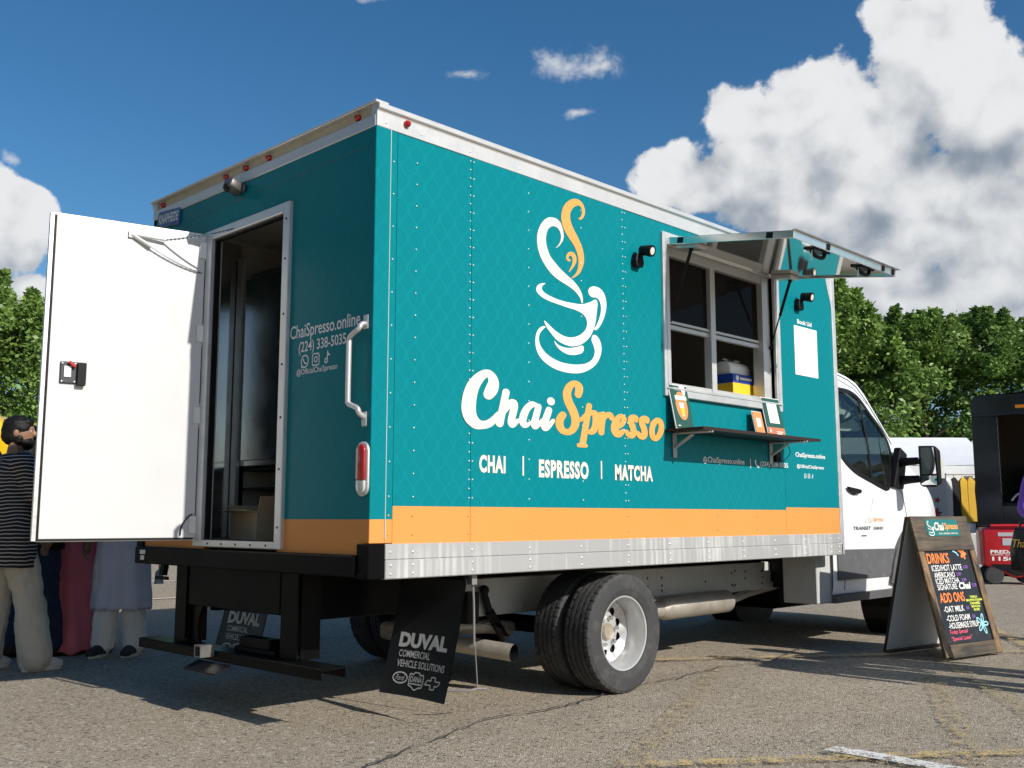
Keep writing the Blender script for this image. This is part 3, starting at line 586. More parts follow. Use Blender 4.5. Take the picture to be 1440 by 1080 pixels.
def bullet(c, n): 
    mb = MB(); mb.lathe([(.019,0),(.017,.014),(.010,.026),(0,.030)], c, n, 12); return mb.build('marker_light', RED, T, smooth=50)
for y in (2.22, 1.44, 1.22, .98, .16): bullet((.012, y, 3.022), (-1,0,0))
bullet((.18, -.009, 2.992), (0,-1,0))
# rear wall with its door opening
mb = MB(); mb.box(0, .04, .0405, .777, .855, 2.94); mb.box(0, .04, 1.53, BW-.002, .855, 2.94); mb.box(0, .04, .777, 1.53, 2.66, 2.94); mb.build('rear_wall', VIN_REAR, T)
mb = MB(); mb.box(-.0018, 0, .06, 1.96, 2.846, 2.852); mb.build('wrap_seam', mat('wrap_seam_edge', (.03,.16,.17), .4), T)
fr = MB()
fr.box(-.022, .05, .715, .777, .868, 2.715); fr.box(-.022, .05, 1.53, 1.622, .868, 2.715); fr.box(-.022, .05, .777, 1.53, 2.66, 2.715); fr.box(-.022, .05, .777, 1.53, .868, .905)
df = fr.build('door_frame', ALU, T, bevel=.004)
mb = MB()
for zz in (.98,1.28,1.55,1.83,2.1,2.4,2.62): mb.lathe([(.007,0),(.005,.003),(0,.004)], (-.022,.745,zz), (-1,0,0), 8)
for yy in (.85,1.0,1.15,1.3,1.45): mb.lathe([(.007,0),(.005,.003),(0,.004)], (-.022,yy,.886), (-1,0,0), 8)
mb.build('screw_row', MATTE, df, kind='stuff')
mb = MB()
for (a, b, c, d) in ((.775,.785,.90,2.66),(1.52,1.531,.90,2.66)): mb.box(.0, .03, a, b, c, d)
mb.box(.0, .03, .785, 1.52, 2.648, 2.6605); mb.box(-.01,.03,.785,1.52,.9055,.912); mb.build('door_seal', MATTE, df)
# interior
mb = MB(); mb.box(.02, 4.62, .0355, BW-.0355, .862, .895); mb.build('floor', mat('interior_floor', (.10,.10,.10), .5), T)
mb = MB(); mb.box(.05, 4.61, BW-.06, BW-.036, .896, 2.94); mb.build('inner_wall', INNER, T)
mb = MB(); mb.box(4.58, 4.615, .0355, BW-.061, .896, 2.94); mb.build('inner_wall', INNER, T)
mb = MB(); mb.box(.0405, 4.579, .0355, BW-.061, 2.90, 2.94); mb.build('ceiling', INNER, T)
mb = MB(); mb.box(.0405, 2.30, .0355, .06, .896, 2.899); mb.box(3.79, 4.579, .0355, .06, .896, 2.899); mb.box(2.30, 3.79, .0355, .06, .896, 1.80); mb.box(2.30,3.79,.0355,.06,2.87,2.899); mb.build('inner_wall', INNER, T)
DKST = mat('dark_stainless', (.55,.56,.57), .17, .95, .12, 2.5, .05, 10)
mb = MB(); mb.box(.042, .60, 2.262, 2.2695, .897, 2.88); mb.build('steel_wall_lining', DKST, T)
mb = MB(); mb.box(.60, 1.40, 1.20, 2.25, 1.36, 2.66); cab_ = mb.build('tall_refrigerator', DKST, T, bevel=.008)
mb = MB(); mb.box(.588, .5995, 1.23, 2.17, 1.40, 2.62); mb.build('refrigerator_side_panel', DKST, cab_, bevel=.004)
mb = MB(); mb.box(.57, .5995, 2.185, 2.255, .90, 2.78); mb.build('steel_edge_trim', ALU, cab_, bevel=.004)
mb = MB()
for z in (.95, 1.08, 1.21, 1.335): mb.box(.62, 1.38, 1.22, 2.24, z, z+.015)
for x in (.62, 1.36):
    for y in (1.22, 2.21): mb.box(x, x+.022, y, y+.022, .896, 1.3595)
mb.build('wire_shelf', MATTE, T)
mb = MB(); mb.box(2.2, 4.0, .095, .55, 1.86, 1.895); mb.build('serving_counter', STEEL, T, bevel=.005)
mb = MB(); mb.box(2.2, 4.0, .10, .50, .896, 1.859); mb.build('counter_base', DKST, T)
mb = MB(); mb.box(2.42, 2.50, .62, 1.0, .896, 2.55); mb.build('dark_cabinet', MATTE, T)
mb = MB(); mb.box(3.95, 4.5, 1.5, 2.2, .896, 2.3); mb.build('dark_cabinet', MATTE, T)
mb = MB(); mb.box(2.4, 4.2, 2.0, 2.26, 2.1, 2.5); mb.build('wall_cupboard', INNER, T, bevel=.004)
mb = MB(); mb.box(2.6, 2.95, 1.25, 1.6, 2.86, 2.899); mb.build('ceiling_vent', MATTE, T)
# rear door, swung open
H0 = Vector((-.005, 1.615, 0)); DU = Vector((-.975, .220, 0)).normalized(); DN = Vector((DU.y, -DU.x, 0)); DN = DN if DN.y < 0 else -DN   # inner face normal
def dp(a, n, z): return H0 + DU*a + DN*n + Vector((0,0,z))
DW, Z0, Z1 = .855, .905, 2.70
def dbox(mb, a0, a1, n0, n1, z0, z1): return mb.obox(dp((a0+a1)/2, (n0+n1)/2, (z0+z1)/2), DU*(a1-a0)/2, DN*(n1-n0)/2, Vector((0,0,(z1-z0)/2)))
mb = MB(); dbox(mb, .012, DW-.012, -.018, .018, Z0+.01, Z1-.01); door = mb.build('rear_door', mat('white_door_liner', (.64,.64,.64), .35, 0, .015, dirt=((.60,.60,.59), 2.2, .70)), T, bevel=.004)
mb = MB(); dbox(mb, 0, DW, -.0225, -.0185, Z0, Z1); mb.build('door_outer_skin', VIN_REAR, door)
mb = MB(); dbox(mb, DW-.0115, DW+.012, -.018, .016, Z0, Z1); dbox(mb, 0, DW-.012, -.018, .012, Z1-.0095, Z1+.004); dbox(mb, 0, DW-.012, -.018, .012, Z0-.004, Z0+.0095); mb.build('door_edge_trim', ALU, door, bevel=.002)
mb = MB(); dbox(mb, DW-.022, DW-.012, .0185, .024, Z0+.012, Z1-.012); dbox(mb, .02, DW-.012, .0185, .022, Z0+.002, Z0+.0115); mb.build('door_seal', MATTE, door)
mb = MB(); dbox(mb, .64, .775, .0185, .030, 1.755, 1.875); lt = mb.build('latch', mat('dark_latch_steel', (.06,.06,.065), .35, .5), door, bevel=.004)
mb = MB(); dbox(mb, .645, .69, .0305, .052, 1.745, 1.868); mb.build('latch_cover', MATTE, lt, bevel=.003)
mb = MB(); dbox(mb, .72, .755, .0305, .036, 1.79, 1.85); mb.build('latch_plate', PWHITE, lt); 
mb = MB(); mb.bar(dp(.70,.045,1.845), dp(.735,.05,1.872), .018, .016); mb.build('release_lever', RED, lt, bevel=.003)
mb = MB()
for aa, zz in ((.655,1.865),(.765,1.865),(.765,1.765),(.70,1.765),(.70,1.865)): mb.lathe([(.006,0),(.004,.004),(0,.005)], dp(aa,.0305,zz), DN, 8)
mb.build('screw_row', ALU, lt, kind='stuff')
for zz in (.99, 1.62, 2.10, 2.60):
    mb = MB(); dbox(mb, .0, .05, .0185, .026, zz-.05, zz+.05); mb.tube([dp(-.004,.020,zz-.05), dp(-.004,.020,zz+.05)], .012, 10); mb.build('hinge', ALU, door, bevel=.002)
for z0, z1 in ((1.04,1.55),(1.69,2.03),(2.16,2.54)):
    mb = MB(); dbox(mb, -.006, .014, .010, .0235, z0, z1); mb.build('hinge_strip', MATTE, door)
mb = MB(); mb.tube(catmull([dp(.03,.02,1.05), dp(.06,.03,1.03), dp(.09,.028,.98), dp(.095,.026,.93)], 5), .004, 6); mb.build('cable', MATTE, door, smooth=60)
def chain(a, b, sag, n, nm):
    mb = MB(); a = Vector(a); b = Vector(b)
    for i in range(n):
        t0, t1 = i/n, (i+.92)/n
        p = a.lerp(b, t0)-Vector((0,0,sag*4*t0*(1-t0))); q = a.lerp(b, t1)-Vector((0,0,sag*4*t1*(1-t1)))
        mb.bar(p, q, .010 if i % 2 else .004, .004 if i % 2 else .010)
    return mb.build(nm, DKST, door)
anc = dp(.44, .03, 2.635)
mb = MB(); dbox(mb, .415, .455, .0185, .032, 2.615, 2.655); mb.build('chain_anchor', ALU, door, bevel=.003)
mb = MB(); mb.tube([anc, dp(.25,.045,2.625)], .009, 8); mb.build('door_spring', ALU, door); mb = MB(); mb.tube([anc, dp(.33,.04,2.575)], .010, 8); mb.build('door_spring', ALU, door)
chain(dp(.25,.045,2.625), Vector((-.02,1.28,2.675)), .01, 34, 'chain'); chain(dp(.33,.04,2.575), dp(.03,.026,2.46), .015, 24, 'chain')
# grab handle, tail lamp, camera, badge
mb = MB(); mb.tube(catmull([(0,.050,1.955),(-.03,.050,1.950),(-.045,.055,1.925),(-.045,.118,1.895),(-.048,.124,1.86)],5)[:-1]+catmull([(-.048,.124,1.86),(-.048,.124,1.60),(-.046,.118,1.57),(-.045,.055,1.545),(-.035,.048,1.52),(0,.048,1.50)],5), .0135, 10)
gh = mb.build('grab_handle', mat('bare_metal_handle', (.72,.70,.69), .35, .6, .1), T, smooth=60)
for z in (1.965, 1.495):
    mb = MB(); mb.box(-.008, -.001, .03, .07, z-.035, z+.035); mb.build('handle_foot', ALU, gh, bevel=.003)
def capsule2d(y, z0, z1, r, n=8):
    return [(y+r*math.cos(a), z1-r+r*math.sin(a)) for a in [math.pi*i/n for i in range(n+1)]] + [(y+r*math.cos(a), z0+r+r*math.sin(a)) for a in [math.pi+math.pi*i/n for i in range(n+1)]]
for yc in (.048, BW-.048):
    mb = MB(); mb.prism(capsule2d(yc, 1.128, 1.388, .046), 'x', -.016, -.0005); tl = mb.build('tail_lamp', ALU, T, bevel=.005, seg=2, smooth=50)
    mb = MB(); mb.prism([p for p in capsule2d(yc, 1.140, 1.376, .033) if p[1] > 1.21]+[(yc+.033,1.205),(yc-.033,1.205)][::-1], 'x', -.030, -.0165); mb.build('red_lens', RED, tl, bevel=.008, seg=2, smooth=60)
    mb = MB(); mb.prism([(yc-.033,1.2045),(yc+.033,1.2045)][::-1]+[p for p in capsule2d(yc, 1.140, 1.376, .033) if p[1] < 1.20], 'x', -.028, -.0165); mb.build('clear_lens', CLEARL, tl, bevel=.006, seg=2, smooth=60)
mb = MB(); mb.box(-.03, -.0005, 1.19, 1.30, 2.87, 2.925); mb.obox((-.055,1.245,2.905), (.045,0,-.015), (0,.045,0), (.01,0,.03)); cm = mb.build('rear_camera', mat('camera_housing', (.10,.095,.09), .35, .5), T, bevel=.012, seg=2, smooth=50)
mb = MB(); mb.lathe([(.026,0),(.024,.008),(.015,.012),(0,.009)], (-.098,1.245,2.888), (-1,0,-.32), 16); mb.build('lens', MATTE, cm, smooth=50)
BLUE = mat('badge_blue', (.03,.10,.28), .3); 
mb = MB(); mb.prism([(1.97,2.845),(2.245,2.872),(2.255,2.955),(2.245,2.978),(1.97,2.955),(1.96,2.93)], 'x', -.012, -.0005); bdg = mb.build('maker_badge', BLUE, T, bevel=.004)
bpl = Plane((-.012,2.245,2.885), (0,-1,-.075), (0,-.075,1)); text('badge_lettering', 'KNAPHEIDE', bpl, .008, .008, .255, .062, PWHITE, bdg, bold=.03)
# lettering at the back
text('web_address', 'ChaiSpresso.online', REAR, -.705, 1.935, .605, .092, PWHITE, T, bold=.012); text('phone_number', '(224) 338-5035', REAR, -.622, 1.862, .41, .072, PWHITE, T, bold=.012); text('social_handle', '@OfficialChaiSpresso', REAR, -.636, 1.752, .357, .040, PWHITE, T, bold=.01)
def ring(cx, cy, r, w, n=24, ry=None):
    ry = ry or r
    return [[(cx+r*math.cos(2*math.pi*i/n), cy+ry*math.sin(2*math.pi*i/n), w) for i in range(n+1)]]
def rrect(cx, cy, hw, hh, r, w):
    p = []
    for sx, sy, a0 in ((1,1,0),(-1,1,90),(-1,-1,180),(1,-1,270)):
        for k in range(4): a = R(a0+30*k); p.append((cx+sx*(hw-r)+r*math.cos(a), cy+sy*(hh-r)+r*math.sin(a), w))
    return [p+[p[0]]]
def icons(pl, a, b, s, dx, cell):
    phone = lambda cx: ring(cx, b, s, s*.11) + [[(cx-s*.4,b+s*.35,s*.14),(cx-s*.2,b-s*.05,s*.12),(cx+s*.15,b-s*.38,s*.12),(cx+s*.42,b-s*.35,s*.16)],[(cx-s*.75,b-s*.7,s*.1),(cx-s*.95,b-s*1.0,s*.08),(cx-s*.5,b-s*.85,s*.08)]]
    print_strokes('chat_icon', pl, phone(a), cell, PWHITE, T); c = a+dx
    print_strokes('photo_icon', pl, rrect(c, b, s*.95, s*.95, s*.4, s*.11)+ring(c, b, s*.42, s*.10, 16)+[[(c+s*.55,b+s*.55,s*.09),(c+s*.56,b+s*.55,s*.09)]], cell, PWHITE, T); c += dx
    print_strokes('note_icon', pl, [[(c+s*.1,b+s*1.0,s*.13),(c+s*.1,b-s*.45,s*.13)],[(c+s*.12,b+s*.95,s*.12),(c+s*.35,b+s*.5,s*.13),(c+s*.7,b+s*.35,s*.12)]]+ring(c-s*.22, b-s*.5, s*.36, s*.13, 14), cell, PWHITE, T)
icons(REAR, -.565, 1.828, .031, .098, .0016)
# lettering on the side
for nm, poly, m in (('steam_swirl', STEAM_CREAM, CREAM), ('steam_swirl', STEAM_ORANGE, ORANGEP), ('steam_curl', STEAM_CURL, ORANGEP), ('cup_bowl', CUP_BOWL, PWHITE), ('cup_handle', CUP_HANDLE, PWHITE), ('cup_foot', CUP_FOOT, PWHITE), ('saucer', CUP_SAUCER, PWHITE)):
    print_poly(nm, SIDE, [poly], m, T, .0045, 4)
print_strokes('script_lettering', SIDE, SCRIPT_CREAM, .004, CREAM, T, .0045, SCRIPT_CREAM_K); print_strokes('script_lettering', SIDE, SCRIPT_ORANGE, .004, ORANGEP, T, .0042, SCRIPT_ORANGE_K)
for s_, a, b_, w, h in (('CHAI',.699,1.262,.193,.093),('ESPRESSO',1.152,1.249,.421,.100),('MATCHA',1.816,1.251,.371,.095)): text('menu_word', s_, SIDE, a, b_, w, h, CREAM, T, bold=.045, lift=.0045, space=1.13)
for a in (1.022, 1.684):
    mb = MB(); mb.add([SIDE.at(a,1.255,.0045), SIDE.at(a+.011,1.255,.0045), SIDE.at(a+.011,1.36,.0045), SIDE.at(a,1.36,.0045)], [(0,1,2,3)]); mb.build('divider_bar', CREAM, T)
print_strokes('globe_icon', SIDE, ring(2.768,1.408,.021,.0022)+ring(2.768,1.408,.009,.0022,16,.021)+[[(2.748,1.408,.002),(2.788,1.408,.002)]], .0016, PWHITE, T, .003)
text('web_address', 'ChaiSpresso.online', SIDE, 2.80, 1.384, .45, .050, PWHITE, T, bold=.012, lift=.003); text('phone_number', '(224) 338-5035', SIDE, 3.46, 1.384, .385, .044, PWHITE, T, bold=.015, lift=.003)
mb = MB(); mb.add([SIDE.at(3.325,1.375,.003), SIDE.at(3.333,1.375,.003), SIDE.at(3.333,1.44,.003), SIDE.at(3.325,1.44,.003)], [(0,1,2,3)]); mb.build('divider_bar', PWHITE, T)
print_strokes('handset_icon', SIDE, [[(3.395,1.428,.009),(3.400,1.405,.006),(3.418,1.390,.006),(3.436,1.388,.009)]], .0016, PWHITE, T, .003)
text('web_address', 'ChaiSpresso.online', SIDE, 3.96, 1.472, .455, .044, PWHITE, T, bold=.02, lift=.003); text('social_handle', '@OfficialChaiSpresso', SIDE, 3.975, 1.393, .415, .034, PWHITE, T, bold=.02, lift=.003)
icons(SIDE, 4.10, 1.343, .016, .055, .0016)
mb = MB(); mb.box(4.005, 4.358, -.0035, -.0014, 2.108, 2.488); mb.build('blank_white_decal', PWHITE, T); text('booking_words', 'Book Us!', SIDE, 4.06, 2.506, .225, .036, PWHITE, T, bold=.03, lift=.003)
# serving window
wf = MB(); wf.box(2.317,2.386,-.022,.03,1.80,2.878); wf.box(3.70,3.77,-.022,.03,1.80,2.878); wf.box(2.386,3.70,-.022,.03,2.795,2.878); wf.box(2.386,3.70,-.030,.03,1.80,1.862)
win = wf.build('serving_window', ALU, T, bevel=.004)
mb = MB(); mb.box(2.33,3.755,-.034,-.0225,1.846,1.856); mb.box(2.345,2.37,-.026,-.0222,1.87,2.85); mb.box(3.715,3.74,-.026,-.0222,1.87,2.85); mb.build('frame_bead', ALU, win, bevel=.002)
WALU = mat('window_sash_aluminium', (.60,.60,.59), .4, .4, .08)
mb = MB(); mb.box(2.905,2.962,.012,.075,1.864,2.795); mb.build('mullion', WALU, win, bevel=.003)
mb = MB(); mb.box(2.387,2.41,.005,.09,1.864,2.795); mb.build('jamb', WALU, win, bevel=.003)
for i, (a, b_) in enumerate(((3.56,3.605),(3.617,3.66),(3.67,3.699))): mb = MB(); mb.box(a, b_, .0+.012*i, .09, 1.864, 2.795); mb.build('jamb', WALU, win, bevel=.003)
mb = MB(); mb.box(2.411,3.559,.006,.09,2.735,2.795); mb.build('head_rail', WALU, win, bevel=.003)
mb = MB(); mb.box(2.411,3.559,.02,.09,1.8625,1.886); mb.box(2.411,3.559,.02,.030,1.886,1.897); mb.box(2.411,3.559,.055,.065,1.886,1.897); mb.build('sill_track', WALU, win, bevel=.002)
DKG = glass('smoked_screen_glass', (.22,.21,.20), .05, .55, .3)
for a, b_, dz in ((2.412,2.904,0), (2.963,3.559,0)):
    mb = MB(); mb.box(a, b_, .035, .065, 2.255, 2.285); mb.box(a, b_, .030, .06, 2.293, 2.312); sr = mb.build('sash_rail', WALU, win, bevel=.003)
    mb = MB(); mb.box(a, b_, .045, .050, 2.3125, 2.7345); mb.build('sash_glass', DKG, win)
# hatch awning
AX0, AX1 = 2.355, 3.735; AH = Vector((0,-.020,2.835)); AE = Vector((0,-.935,2.700)); AD = (AE-AH).normalized(); AL = (AE-AH).length; AN = Vector((0, AD.z, -AD.y)); AN = AN if AN.z > 0 else -AN
def ap(x, l, n): return Vector((x,0,0)) + AH + AD*l + AN*n
def abox(mb, x0, x1, l0, l1, n0, n1): return mb.obox(ap((x0+x1)/2, (l0+l1)/2, (n0+n1)/2), Vector(((x1-x0)/2,0,0)), AD*(l1-l0)/2, AN*(n1-n0)/2)
MIR = mat('polished_hatch_lining', (.86,.85,.83), .06, .80, .02, 2, .035, 3.2, rvar=.02)
POL = mat('polished_edge_aluminium', (.82,.82,.80), .16, .85, .04, 5, .08, 12, rvar=.05)
mb = MB(); abox(mb, AX0+.012, AX1-.012, .012, AL-.012, -.030, -.002); hat = mb.build('hatch_awning', MIR, T)
mb = MB(); abox(mb, AX0+.004, AX1-.004, .004, AL-.004, -.0015, .004); mb.build('hatch_outer_skin', VIN_FRONT, hat)
mb = MB(); abox(mb, AX0, AX0+.0115, 0, AL, -.042, .006); abox(mb, AX1-.0115, AX1, 0, AL, -.042, .006); abox(mb, AX0+.012, AX1-.012, AL-.0115, AL, -.042, .006); abox(mb, AX0+.012, AX1-.012, 0, .0115, -.042, .006)
abox(mb, AX0-.004, AX1+.02, AL-.01, AL+.022, .0065, .012); mb.build('hatch_frame', POL, hat, bevel=.002)
for x in (AX0+.10, AX1-.10):
    mb = MB(); abox(mb, x-.06, x+.06, .05, .22, -.062, -.0305); mb.build('strut_bracket', ALU, hat, bevel=.01, seg=2)
for x in (2.80, 3.42):
    mb = MB(); abox(mb, x-.10, x+.10, AL-.13, AL-.045, -.040, -.0305); lb = mb.build('hatch_latch', MATTE, hat, bevel=.006)
    mb = MB(); mb.tube(catmull([ap(x-.085,AL-.08,-.045), ap(x-.05,AL-.07,-.072), ap(x+.04,AL-.07,-.072), ap(x+.085,AL-.08,-.045)],5), .013, 8); mb.build('latch_handle', MATTE, lb, smooth=60)
    mb = MB(); mb.bar(ap(x-.09,AL-.07,-.045), ap(x-.09,AL-.07,-.105), .012, .004); mb.build('key', DKST, lb)
for l in (.115, AL-.16):
    mb = MB(); abox(mb, AX0-.0025, AX0-.0002, l-.022, l+.022, -.036, .0); mb.build('black_bumper_pad', MATTE, hat)
for x in (AX1-.20, AX1-.05, AX0+.42):
    mb = MB(); abox(mb, x-.018, x+.018, AL+.0002, AL+.006, -.035, .0); mb.build('black_bumper_pad', MATTE, hat)
for x, zb in ((2.415, 2.30), (3.665, 2.27)):
    top = ap(x, .165, -.066); bot = Vector((x, .004, zb)); mid = top.lerp(bot, .52)
    mb = MB(); mb.tube([top, mid], .011, 8); mb.tube([mid, bot], .0055, 8); mb.ball(top, .016, 8, 6); mb.ball(bot, .014, 8, 6); mb.build('gas_strut', MATTE, hat, smooth=60)
# serving shelf
mb = MB(); mb.box(2.325, 3.80, -.29, -.004, 1.570, 1.588); shf = mb.build('serving_shelf', mat('shelf_laminate', (.008,.007,.007), .4, 0, .2, 6, spec=.25), T, bevel=.003)
mb = MB(); mb.box(2.322, 3.803, -.2935, -.2905, 1.568, 1.589); mb.build('shelf_edge', mat('dark_copper_edge', (.035,.020,.016), .4, .2), shf)
BRK = mat('grey_bracket', (.42,.42,.42), .45, .3)
for x in (2.42, 3.60):
    mb = MB(); mb.box(x-.02, x+.02, -.014, -.0045, 1.41, 1.5695); mb.box(x-.02, x+.02, -.285, -.015, 1.556, 1.5695); mb.bar((x,-.016,1.475), (x,-.15,1.552), .03, .012); mb.tube([(x,-.285,1.561),(x,-.300,1.561)], .008, 8); mb.build('shelf_bracket', BRK, shf, bevel=.003)
mb = MB(); mb.tube(catmull([(3.66,-.02,1.47),(3.70,-.05,1.44),(3.78,-.06,1.50),(3.80,-.03,1.56)],5), .0025, 5); mb.box(3.64,3.70,-.03,-.003,1.43,1.50); mb.build('shelf_wire', MATTE, shf)
# spot lamps
LLENS = mat('pale_lamp_lens', (.70,.66,.60), .2, 0, .1, 60)
for x, z in ((2.045, 2.64), (4.06, 2.66)):
    mb = MB(); mb.prism([(x+a*1.0, z+b_) for a, b_ in ((-.035,-.055),(.035,-.055),(.042,-.02),(.03,.03),(-.03,.03),(-.042,-.02))], 'y', -.045, -.0035); sp = mb.build('spot_lamp', MATTE, T, bevel=.008, seg=2)
    d = Vector((.08,-.95,-.22)).normalized(); c = Vector((x+.01,-.075,z+.045))
    mb = MB(); mb.lathe([(.016,-.036),(.028,-.032),(.032,0),(.038,.044),(.036,.055),(.031,.055)], c, d, 20); mb.tube([(x,-.03,z),(c.x,c.y,c.z)], .014, 8); mb.build('lamp_head', MATTE, sp, smooth=45)
    mb = MB(); mb.lathe([(.0312,.054),(.016,.056),(0,.057)], c, d, 20); mb.build('lamp_lens', LLENS, sp, smooth=60)
# rear bumper, hitch and step
mb = MB(); mb.box(-.03, .08, .085, BW-.01, .752, .853); bmp = mb.build('rear_bumper', BLACK, T, bevel=.006)
mb = MB(); mb.box(-.0312, -.0305, 2.18, 2.25, .81, .835); mb.box(-.0312,-.0305,2.19,2.24,.775,.802); mb.build('warning_sticker', PWHITE, bmp)
mb = MB(); mb.box(-.012, .089, -.009, .084, .745, .907); mb.box(-.018,.02,.02,.075,.745,.775); mb.build('bumper_corner', BLACK, T, bevel=.004)
mb = MB(); mb.box(-.012, .089, BW-.08, BW+.009, .854, .907); mb.build('bumper_corner', BLACK, T, bevel=.004)
hit = MB(); hit.box(.03, .042, .78, 1.87, .53, .7515); hp = hit.build('hitch_plate', BLACK, T, bevel=.004)
for y0, y1 in ((.60,.755), (1.745,1.87)):
    mb = MB(); mb.box(.02, .032-.003, y0, y1, .318, .7515); mb.box(.0425, .16, y0, y0+.012, .318, .7515); mb.box(.0425,.16,y1-.012,y1,.318,.7515); mb.build('hitch_post', BLACK, T, bevel=.002)
mb = MB(); mb.prism([(1.45+.28*math.cos(a)*1.0, .53) if False else (1.62+.14*math.cos(a), .318+.21*math.sin(a)) for a in [math.pi*i/20 for i in range(11)]]+[(1.48,.53)] if False else [(1.62,.318),(1.745,.318),(1.745,.53),(1.60,.53),(1.64,.47),(1.655,.41),(1.645,.36)], 'x', .05, .062); mb.build('hitch_gusset', BLACK, T)
mb = MB(); mb.box(-.05, -.042, .29, 2.17, .262, .316); mb.box(-.0418, .10, .29, 2.17, .306, .3165); mb.box(.092,.10,.29,2.17,.262,.3055); mb.build('rear_step', BLACK, T, bevel=.003)
mb = MB(); 
for (a, b_, c, d) in ((1.275,1.283,.285,.35),(1.337,1.345,.285,.35),(1.283,1.337,.285,.293),(1.283,1.337,.342,.35)): mb.box(-.135, -.051, a, b_, c, d)
mb.build('receiver_tube', mat('worn_receiver_steel', (.28,.27,.26), .4, .7, .2), T, bevel=.002)
mb = MB(); mb.obox((-.11,1.25,.238), (0,.17,0), (.045,0,.018), (-.0015,0,.004)); mb.build('hitch_flap', MATTE, T)
mb = MB(); mb.box(.02, .10, .80, 1.20, .317, .345); mb.box(.02,.1,.85,1.15,.345,.40); mb.build('hitch_block', BLACK, T, bevel=.006)
mb = MB(); mb.box(-.02, -.012, 1.90, 2.06, .665, .685); mb.bar((.0,1.98,.75), (-.01,1.98,.69), .05, .03); mb.build('plate_bracket', BLACK, T)
mb = MB(); mb.box(.10, 4.6, .03, BW-.03, .752, .86); mb.build('floor_crossmembers', MATTE, T)
for y0 in (.70, 1.57):
    mb = MB(); mb.box(.11, 1.25, y0, y0+.06, .50, .751); mb.build('frame_rail', BLACK, T, bevel=.004)
    mb = MB(); mb.box(1.2505, 6.9, y0+.002, y0+.062, .44, .665); fr_ = mb.build('frame_rail', UNDER, T, bevel=.006)
    if y0 < 1:
        mb = MB(); rr = random.Random(4)
        for xx in (3.05,3.2,3.22,3.75,3.78,3.95,4.15,4.17,4.2,4.35,4.6,4.62):
            for zz in (.50,.545,.60):
                if rr.random() < .6: mb.lathe([(.009,0),(.009,.0015)], (xx,y0+.0015,zz+rr.uniform(-.01,.01)), (0,-1,0), 10)
        mb.build('frame_holes', MATTE, fr_, kind='stuff')
for x in (.5, 2.6, 3.6, 4.5):
    mb = MB(); mb.box(x, x+.09, .766, 1.569, .50, .62); mb.build('frame_crossmember', BLACK, T)
mb = MB(); mb.box(1.2505, 4.6, .70, .76, .666, .751); mb.box(1.2505,4.6,1.57,1.63,.666,.751); mb.build('body_spacer', BLACK, T)
mb = MB(); mb.box(4.52, 4.84, .16, .46, .356, .751); mb.build('underbody_locker', UNDER, T, bevel=.008)
mb = MB(); mb.box(2.7, 3.9, 1.66, 2.2, .40, .70); mb.build('fuel_tank', BLACK, T, bevel=.05, seg=3)
# axle, springs, exhaust
mb = MB(); mb.tube([(1.94,.3,.35),(1.94,2.03,.35)], .055, 12); mb.ball((1.94,1.165,.36), (.17,.15,.17), 14, 10); mb.build('rear_axle', BLACK, T, smooth=60)
for y in (.60, 1.73):
    mb = MB()
    for k in range(3): mb.grid([[(1.20+.16*i, yy, .45-.10*math.sin(math.pi*i/8)*(1-.1*k)-.012*k) for yy in (y-.03, y+.03)] for i in range(k, 9-k)])
    for k in range(3): mb.grid([[(1.20+.16*i, yy, .438-.10*math.sin(math.pi*i/8)*(1-.1*k)-.012*k) for yy in (y+.03, y-.03)] for i in range(k, 9-k)])
    mb.box(1.15,1.24,y-.04,y+.04,.42,.60); mb.box(2.44,2.52,y-.04,y+.04,.44,.60); mb.build('leaf_spring', MATTE, T)
    mb = MB(); mb.tube([(1.55,y+.06,.30),(1.42,y+.06,.47)], .03, 10); mb.tube([(1.42,y+.06,.47),(1.36,y+.06,.62)], .022, 10); mb.ball((1.36,y+.04,.60),.03,8,6); mb.build('shock_absorber', MATTE, T, smooth=60)
EXH = RUST
mb = MB(); mb.tube([(1.30,1.50,.30),(1.36,.95,.27),(1.47,.50,.235)], .052, 14, cap=False); ex = mb.build('tailpipe', EXH, T, smooth=60)
mb = MB(); mb.tube([(1.4705,.499,.235),(1.42,.70,.249)], .050, 14, cap=False); mb.tube([(1.43,.66,.246),(1.425,.68,.247)], .0495, 14); mb.build('pipe_bore', MATTE, ex)  # sooty inner wall, plus a black disc imitating the shade deeper in
mb = MB(); mb.tube([(1.30,1.50,.32),(1.20,1.05,.36),(1.55,.82,.36),(1.75,.80,.34)], .042, 10); mb.build('exhaust_elbow', EXH, T, smooth=60)
mb = MB(); mb.tube([(2.3,.62,.40),(2.95,.60,.385)], .04, 12); mb.tube([(2.95,.60,.385),(3.04,.60,.385)], .06, 14); mb.tube([(3.04,.60,.385),(3.10,.60,.39),(3.9,.60,.395),(3.96,.6,.395)], [.06,.085,.085,.05], 16); mb.tube([(3.96,.60,.395),(4.4,.72,.42),(5.3,.9,.45)], .032, 10); mb.build('muffler', EXH, T, smooth=60)
